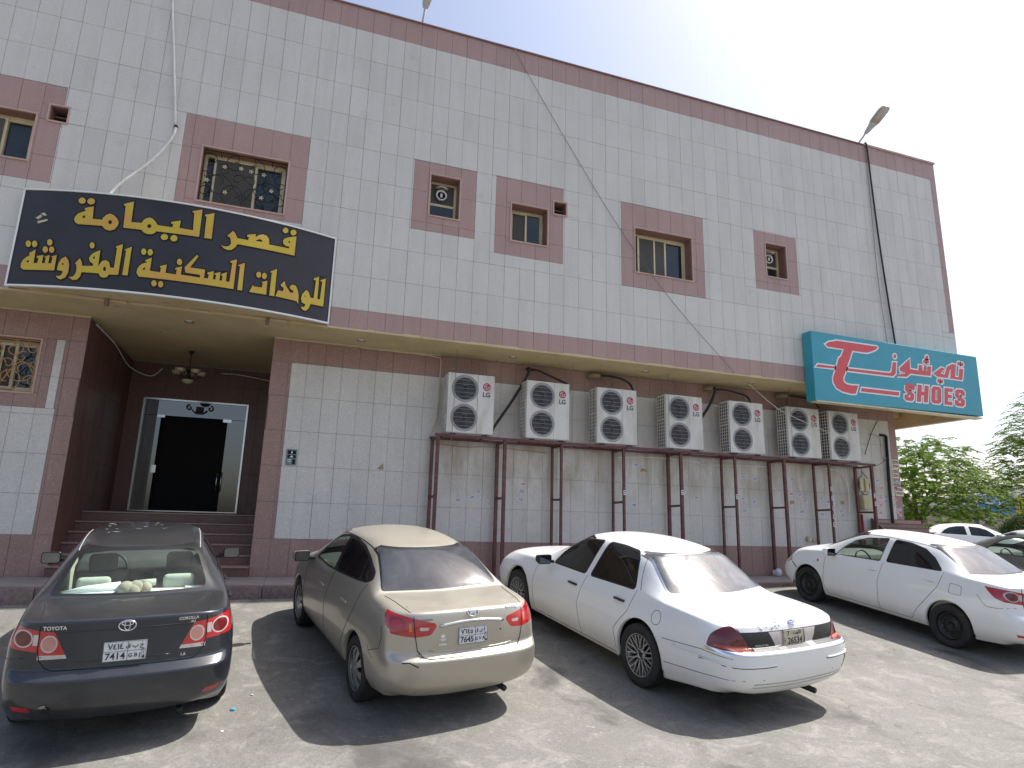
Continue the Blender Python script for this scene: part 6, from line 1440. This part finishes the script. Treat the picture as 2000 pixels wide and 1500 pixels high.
handle(c,2.84,.83,P_WHITE,True); handle(c,1.84,.865,P_WHITE,True); mirrors(c,3.42,1.035,.93,M['trim_black'],1.05); car_common(c,CRO,'multi')
Mx=c.frame_at('rear',0,.985)@Matrix.Translation((0,0,.002)); w_=MB(); w_.add([(.052*math.cos(a),.022*math.sin(a),.004) for a in [2*math.pi*k/24 for k in range(24)]],[tuple(range(24))]); w_=c.put(w_.mesh('badge',simple('badge_blue',(.03,.06,.25),.3)),Mx)
q=MB().tube([(.054*math.cos(a),.024*math.sin(a),.004) for a in [2*math.pi*k/24 for k in range(24)]],.003,6,True).build('badge_ring',M['chrome'],w_)
q=link('lettering',text_mesh('Ford',.034,M['chrome'],depth=.001,bold=.0006),w_,(0,0,.005))
c.text('CROWN VICTORIA',.020,'rear',.47,.80,M['chrome'],bold=.0004)
plate(c,.845,dict(bg=PLATE_OLD,bars=[(-.152,.152,.075,.078),(-.152,.152,-.078,-.075),(-.153,-.15,-.077,.077),(.15,.153,-.077,.077)],txt=[('26534',.088,.018,-.028,.0012),('7',.062,-.085,.047,.001),('\ufe96\ufef3\ufeee\ufedc\ufedf\ufe8d',.042,.045,.050,.0006),('K\nW\nT',.022,-.135,-.02,0)]),w_=.31,h_=.158,tilt=.06,y=.02)
k=c.frame_at('rear',.35,.965)
st_=MB(); rnd=random.Random(3)
for q in range(16):
    a,b=rnd.uniform(-.22,.15),rnd.uniform(-.035,.03); st_.add([(a,b,.002),(a+rnd.uniform(.01,.04),b+rnd.uniform(-.01,.01),.002),(a+.01,b+.012,.002)],[(0,1,2)])
c.put(st_.mesh('glue_marks',M['logo_grey']),k)

# ---------------------------------------------------------------- distant things on the right
def leafmat(name,a,b):
    t=NT(name); co=t.coord('World'); n=t.noise(co,1.3,5,.6); oi=t.new('ShaderNodeNewGeometry'); 
    c_=t.mix(t.ramp(n,[(.35,0),(.65,1)]),a,b); c_=t.mix(1,c_,t.ramp(oi.outputs['Random Per Island'],[(0,.7),(1,1.3)]),'MULTIPLY')
    t.set(Base_Color=c_,Roughness=.6); t.b.inputs['Specular IOR Level'].default_value=.06
    tr=t.new('ShaderNodeBsdfTranslucent'); t.l(c_,tr.inputs[0]); mx=t.new('ShaderNodeMixShader'); mx.inputs[0].default_value=.4; t.l(t.b.outputs[0],mx.inputs[1]); t.l(tr.outputs[0],mx.inputs[2]); t.l(mx.outputs[0],t.out.inputs[0]); return t.m
M['leaf']=leafmat('feathery_leaf',(.095,.18,.012),(.20,.30,.03)); M['leaf_dark']=leafmat('dense_leaf',(.045,.075,.025),(.085,.125,.04)); M['bark']=simple('bark',(.10,.075,.05),.9,0,.3,8,bump=.5)
def tree(x,y,H,Rr,lab,seed,n=9000,leaf='leaf',trunk=1.6):
    rn=random.Random(seed); z0=gz(x,y); t_=empty('mesquite_tree',(x,y,z0)); tag(t_,lab,'tree','trees across the side street')
    tr=MB(); tips=[]
    tr.tube([(0,0,0),(.05,.02,trunk*.5),(0,.05,trunk)],[.20,.16,.14],9)
    for k in range(11):
        an=2*math.pi*k/11+rn.uniform(-.3,.3); ex=rn.uniform(.35,1.0)*Rr; zt=trunk+(H-trunk)*rn.uniform(.35,.98)*(1-.35*(ex/Rr)**2)
        p=[(0,.05,trunk*.9),(ex*.3*math.cos(an),ex*.3*math.sin(an),trunk+(zt-trunk)*.5),(ex*.7*math.cos(an),ex*.7*math.sin(an),trunk+(zt-trunk)*.85),(ex*math.cos(an),ex*math.sin(an),zt)]
        tr.tube(sm(p,4),[.075*(1-.85*i/12) for i in range(13)],6)
    tr.build('trunk',M['bark'],t_)
    vs=[];fs=[]; sprays=MB()
    for k in range(n//26):
        # a drooping spray of small leaflets
        an=rn.uniform(0,2*math.pi); rr=Rr*math.sqrt(rn.uniform(.02,1)); top=trunk*.75+(H-trunk*.75)*math.sqrt(max(0,1-(rr/(Rr*1.03))**2)); zc=rn.uniform(trunk*.75,1)*0+trunk*.62+(top-trunk*.62)*rn.uniform(.0,1)**.55
        if math.sin(an*3+seed)*.5+math.sin(zc*2.1+an*2)*.5>.55 and rn.random()<.65: continue
        cx,cy=rr*math.cos(an),rr*math.sin(an); d=Vector((math.cos(an+rn.uniform(-.8,.8)),math.sin(an+rn.uniform(-.8,.8)),rn.uniform(.1,.7))).normalized(); L_=rn.uniform(.5,1.1)*(1.25 if zc>top*.85 else 1); p=Vector((cx,cy,zc)); q=[]
        for s_ in range(7): q.append(p.copy()); p=p+d*L_/7; d=(d+Vector((0,0,-.20))).normalized()
        sprays.tube(q,[.010]*7,3,False,False)
        side=d.cross(Vector((0,0,1))).normalized()
        for s_ in range(26):
            u=s_/25*6; i=min(int(u),5); c0=q[i]+(q[i+1]-q[i])*(u-i); sg=1 if s_%2 else -1; ln=rn.uniform(.10,.19); wv=rn.uniform(.028,.050)
            dr=(side*sg+(q[i+1]-q[i]).normalized()*rn.uniform(0,.7)+Vector((rn.uniform(-.4,.4),rn.uniform(-.4,.4),rn.uniform(-.6,.2)))).normalized(); w2=dr.orthogonal().normalized()*wv
            b=len(vs); vs+=[tuple(c0),tuple(c0+dr*ln*.5+w2),tuple(c0+dr*ln),tuple(c0+dr*ln*.5-w2)]; fs.append((b,b+1,b+2,b+3))
    cr=MB(); cr.v=vs; cr.f=fs; cr.sm=[False]*len(fs); k=cr.build('crown',M[leaf],t_); sprays.build('twigs',M['bark'],t_)
    return t_
tree(31.5,13.5,6.2,3.7,'feathery green tree beside the building corner, across the side street',5,36000)
tree(40.2,10.3,9.6,4.0,'tall feathery tree at the right edge of the picture',9,42000,trunk=3.3)
# clipped shrub at the right edge
sh=empty('round_shrub',(29.4,7.0,gz(30,7))); tag(sh,'dense dark green clipped shrub at the right edge below the yellow signboard','shrub')
rn=random.Random(4); vs=[];fs=[]
for k in range(9000):
    th=rn.uniform(0,2*math.pi); ph=math.acos(rn.uniform(-.2,1)); rr=.95*(1+.08*math.sin(5*th)*math.sin(4*ph))*rn.uniform(.72,1.0); c0=Vector((rr*math.sin(ph)*math.cos(th),rr*math.sin(ph)*math.sin(th),.85+1.15*rr*math.cos(ph)))
    d=Vector((rn.gauss(0,1),rn.gauss(0,1),rn.gauss(0,1))).normalized(); w2=d.orthogonal().normalized()*.03; b=len(vs); vs+=[tuple(c0),tuple(c0+d*.05+w2),tuple(c0+d*.10),tuple(c0+d*.05-w2)]; fs.append((b,b+1,b+2,b+3))
m_=MB(); m_.v=vs;m_.f=fs;m_.sm=[False]*len(fs); m_.build('foliage',M['leaf_dark'],sh); MB().tube([(0,0,0),(0,0,.9)],.06,8).build('stem',M['bark'],sh)
M['beige_wall']=simple('beige_render',(.40,.34,.25),.9,0,.1,1.2); M['white_wall']=simple('white_render',(.62,.60,.56),.9,0,.1,1.2)
M['blue_sign']=None
t=NT('blue_signboard'); co=t.coord('Generated'); s_=t.new('ShaderNodeSeparateXYZ'); t.l(co,s_.inputs[0]); t.set(Base_Color=t.ramp(s_.outputs[2],[(0,(.03,.25,.55)),(.55,(.03,.20,.50)),(1,(.35,.45,.62))]),Roughness=.5); M['blue_sign']=t.m
M['yellow']=simple('yellow_signboard',(.62,.50,.03),.5)
# low shop building beyond, along a line facing the camera side
bd=empty('low_shop_building',(62,33.5,0)); tag(bd,'low beige shop building beyond the trees at the right','building')
bd.rotation_euler=(0,0,R(-24))
MB().box(-26,16,0,8,-.4,3.3).build('wall',M['beige_wall'],bd); MB().box(-26,16,.2,8,3.3,4.6).build('upper_wall',M['white_wall'],bd)
MB().box(2.6,9,1.0,6,4.6,5.9).build('roof_room',M['white_wall'],bd); MB().box(-26,.5,-.5,0,3.0,3.42).build('canopy',M['joint'],bd)
for x0 in (-24,-17,-10,12): MB().box(x0,x0+3.2,-.03,-.002,-.4,2.6).build('shutter',M['paving'],bd)
sg_=empty('blue_signboard'); tag(sg_,'blue signboard with white script on the low shop building','sign')
sg_.matrix_world=Matrix.Translation((62,33.5,0))@Matrix.Rotation(R(-24),4,'Z')@Matrix.Translation((1.2,-.55,3.45))
MB().box(-.4,3.4,-.12,0,-.35,1.3).build('board',M['blue_sign'],sg_)
o=link('lettering',text_mesh('\ufe94\ufee3\ufe8e\ufee4\ufeb7 \ufeae\ufebc\ufed7',.75,M['print_white'],depth=.01,bold=.02),sg_,(1.4,-.135,.75)); o.rotation_euler=(R(90),0,0)
yg=empty('yellow_signboard'); tag(yg,'yellow signboard at the right edge of the picture','sign')
yg.matrix_world=Matrix.Translation((62,33.5,0))@Matrix.Rotation(R(-24),4,'Z')@Matrix.Translation((6.9,-.55,3.45))
MB().box(-2.0,4.0,-.12,0,-.35,1.2).build('board',M['yellow'],yg)
o=link('lettering',text_mesh('\ufeea\ufee0\ufed7\ufe8e\ufeb7',1.2,M['print_black'],depth=.01,bold=.02),yg,(-1.2,-.135,.4)); o.rotation_euler=(R(90),0,0)
o=MB().tube([(0,0,0),(0,0,3.1)],.16,10).build('street_pole',M['joint']); o.location=(38.6,15.5,gz(38,15)); tag(o,'grey upright pole in front of the beige shop wall','pole')
# far white car
c6=Car(dict(COR,sub=2,liner=False),Matrix.Translation((24.4,8.6,gz(20,5)))@Matrix.Rotation(R(-38),4,'Z'),'parked_car',P_WHITE)
f=rounded([(3.06,.985),(2.97,1.11),(2.79,1.255),(2.55,1.34),(2.20,1.388),(2.215,1.035)],.02,2); r=rounded([(2.085,1.045),(2.07,1.39),(1.82,1.385),(1.55,1.335),(1.36,1.235),(1.19,1.085)],.025,2)
c6.region('side_window',G_TINT,[f,r]); c6.region('windscreen',G_DUST,[wi:=rounded([(-.67,1.06),(.67,1.06),(.55,1.43),(-.55,1.43)],.05,3)],'x',front=True,xmin=2.6); c6.finish(); mirrors(c6,3.05,1.02,.84,P_WHITE); car_common(c6,COR,'steel')
tag(c6.root,'small white car far off between the corner steps and the pale car','car')
# litter and small stones on the ground
M['litter_blue']=simple('litter_blue',(.05,.35,.5),.5); M['litter_white']=simple('litter_white',(.6,.6,.58),.6); M['stone']=simple('small_stone',(.28,.25,.20),.9)
def bit(x,y,r_,mat,lab,name='litter'):
    bm=bmesh.new(); bmesh.ops.create_icosphere(bm,subdivisions=1,radius=r_)
    for v_ in bm.verts: v_.co*=random.uniform(.7,1.2); v_.co.z*=.5
    me=bpy.data.meshes.new(name); bm.to_mesh(me); bm.free(); me.materials.append(M[mat]); o=link(name,me,None,(x,y,gz(x,y)+r_*.3)); tag(o,lab,'litter')
bit(-.05,-4.62,.028,'litter_blue','small blue scrap on the ground behind the dark grey car'); bit(.10,-4.30,.016,'litter_white','white bottle cap between the dark grey and the champagne car'); bit(-.10,-5.05,.014,'litter_white','white crumb of litter in the sun near the bottom edge')
m_=MB(); rn=random.Random(11)
for k in range(900):
    x,y=rn.uniform(-3,12),rn.uniform(-7.3,-.7); r_=rn.uniform(.004,.012)*(1.6 if rn.random()<.05 else 1); z=gz(x,y)
    p=[(x+r_*math.cos(a),y+r_*math.sin(a)*.8,z-.001) for a in (0,1.6,3.2,4.7)]+[(x,y,z+r_*.6)]; m_.add(p,[(0,1,4),(1,2,4),(2,3,4),(3,0,4)])
o=m_.build('gravel',M['stone']); tag(o,kind='stuff')
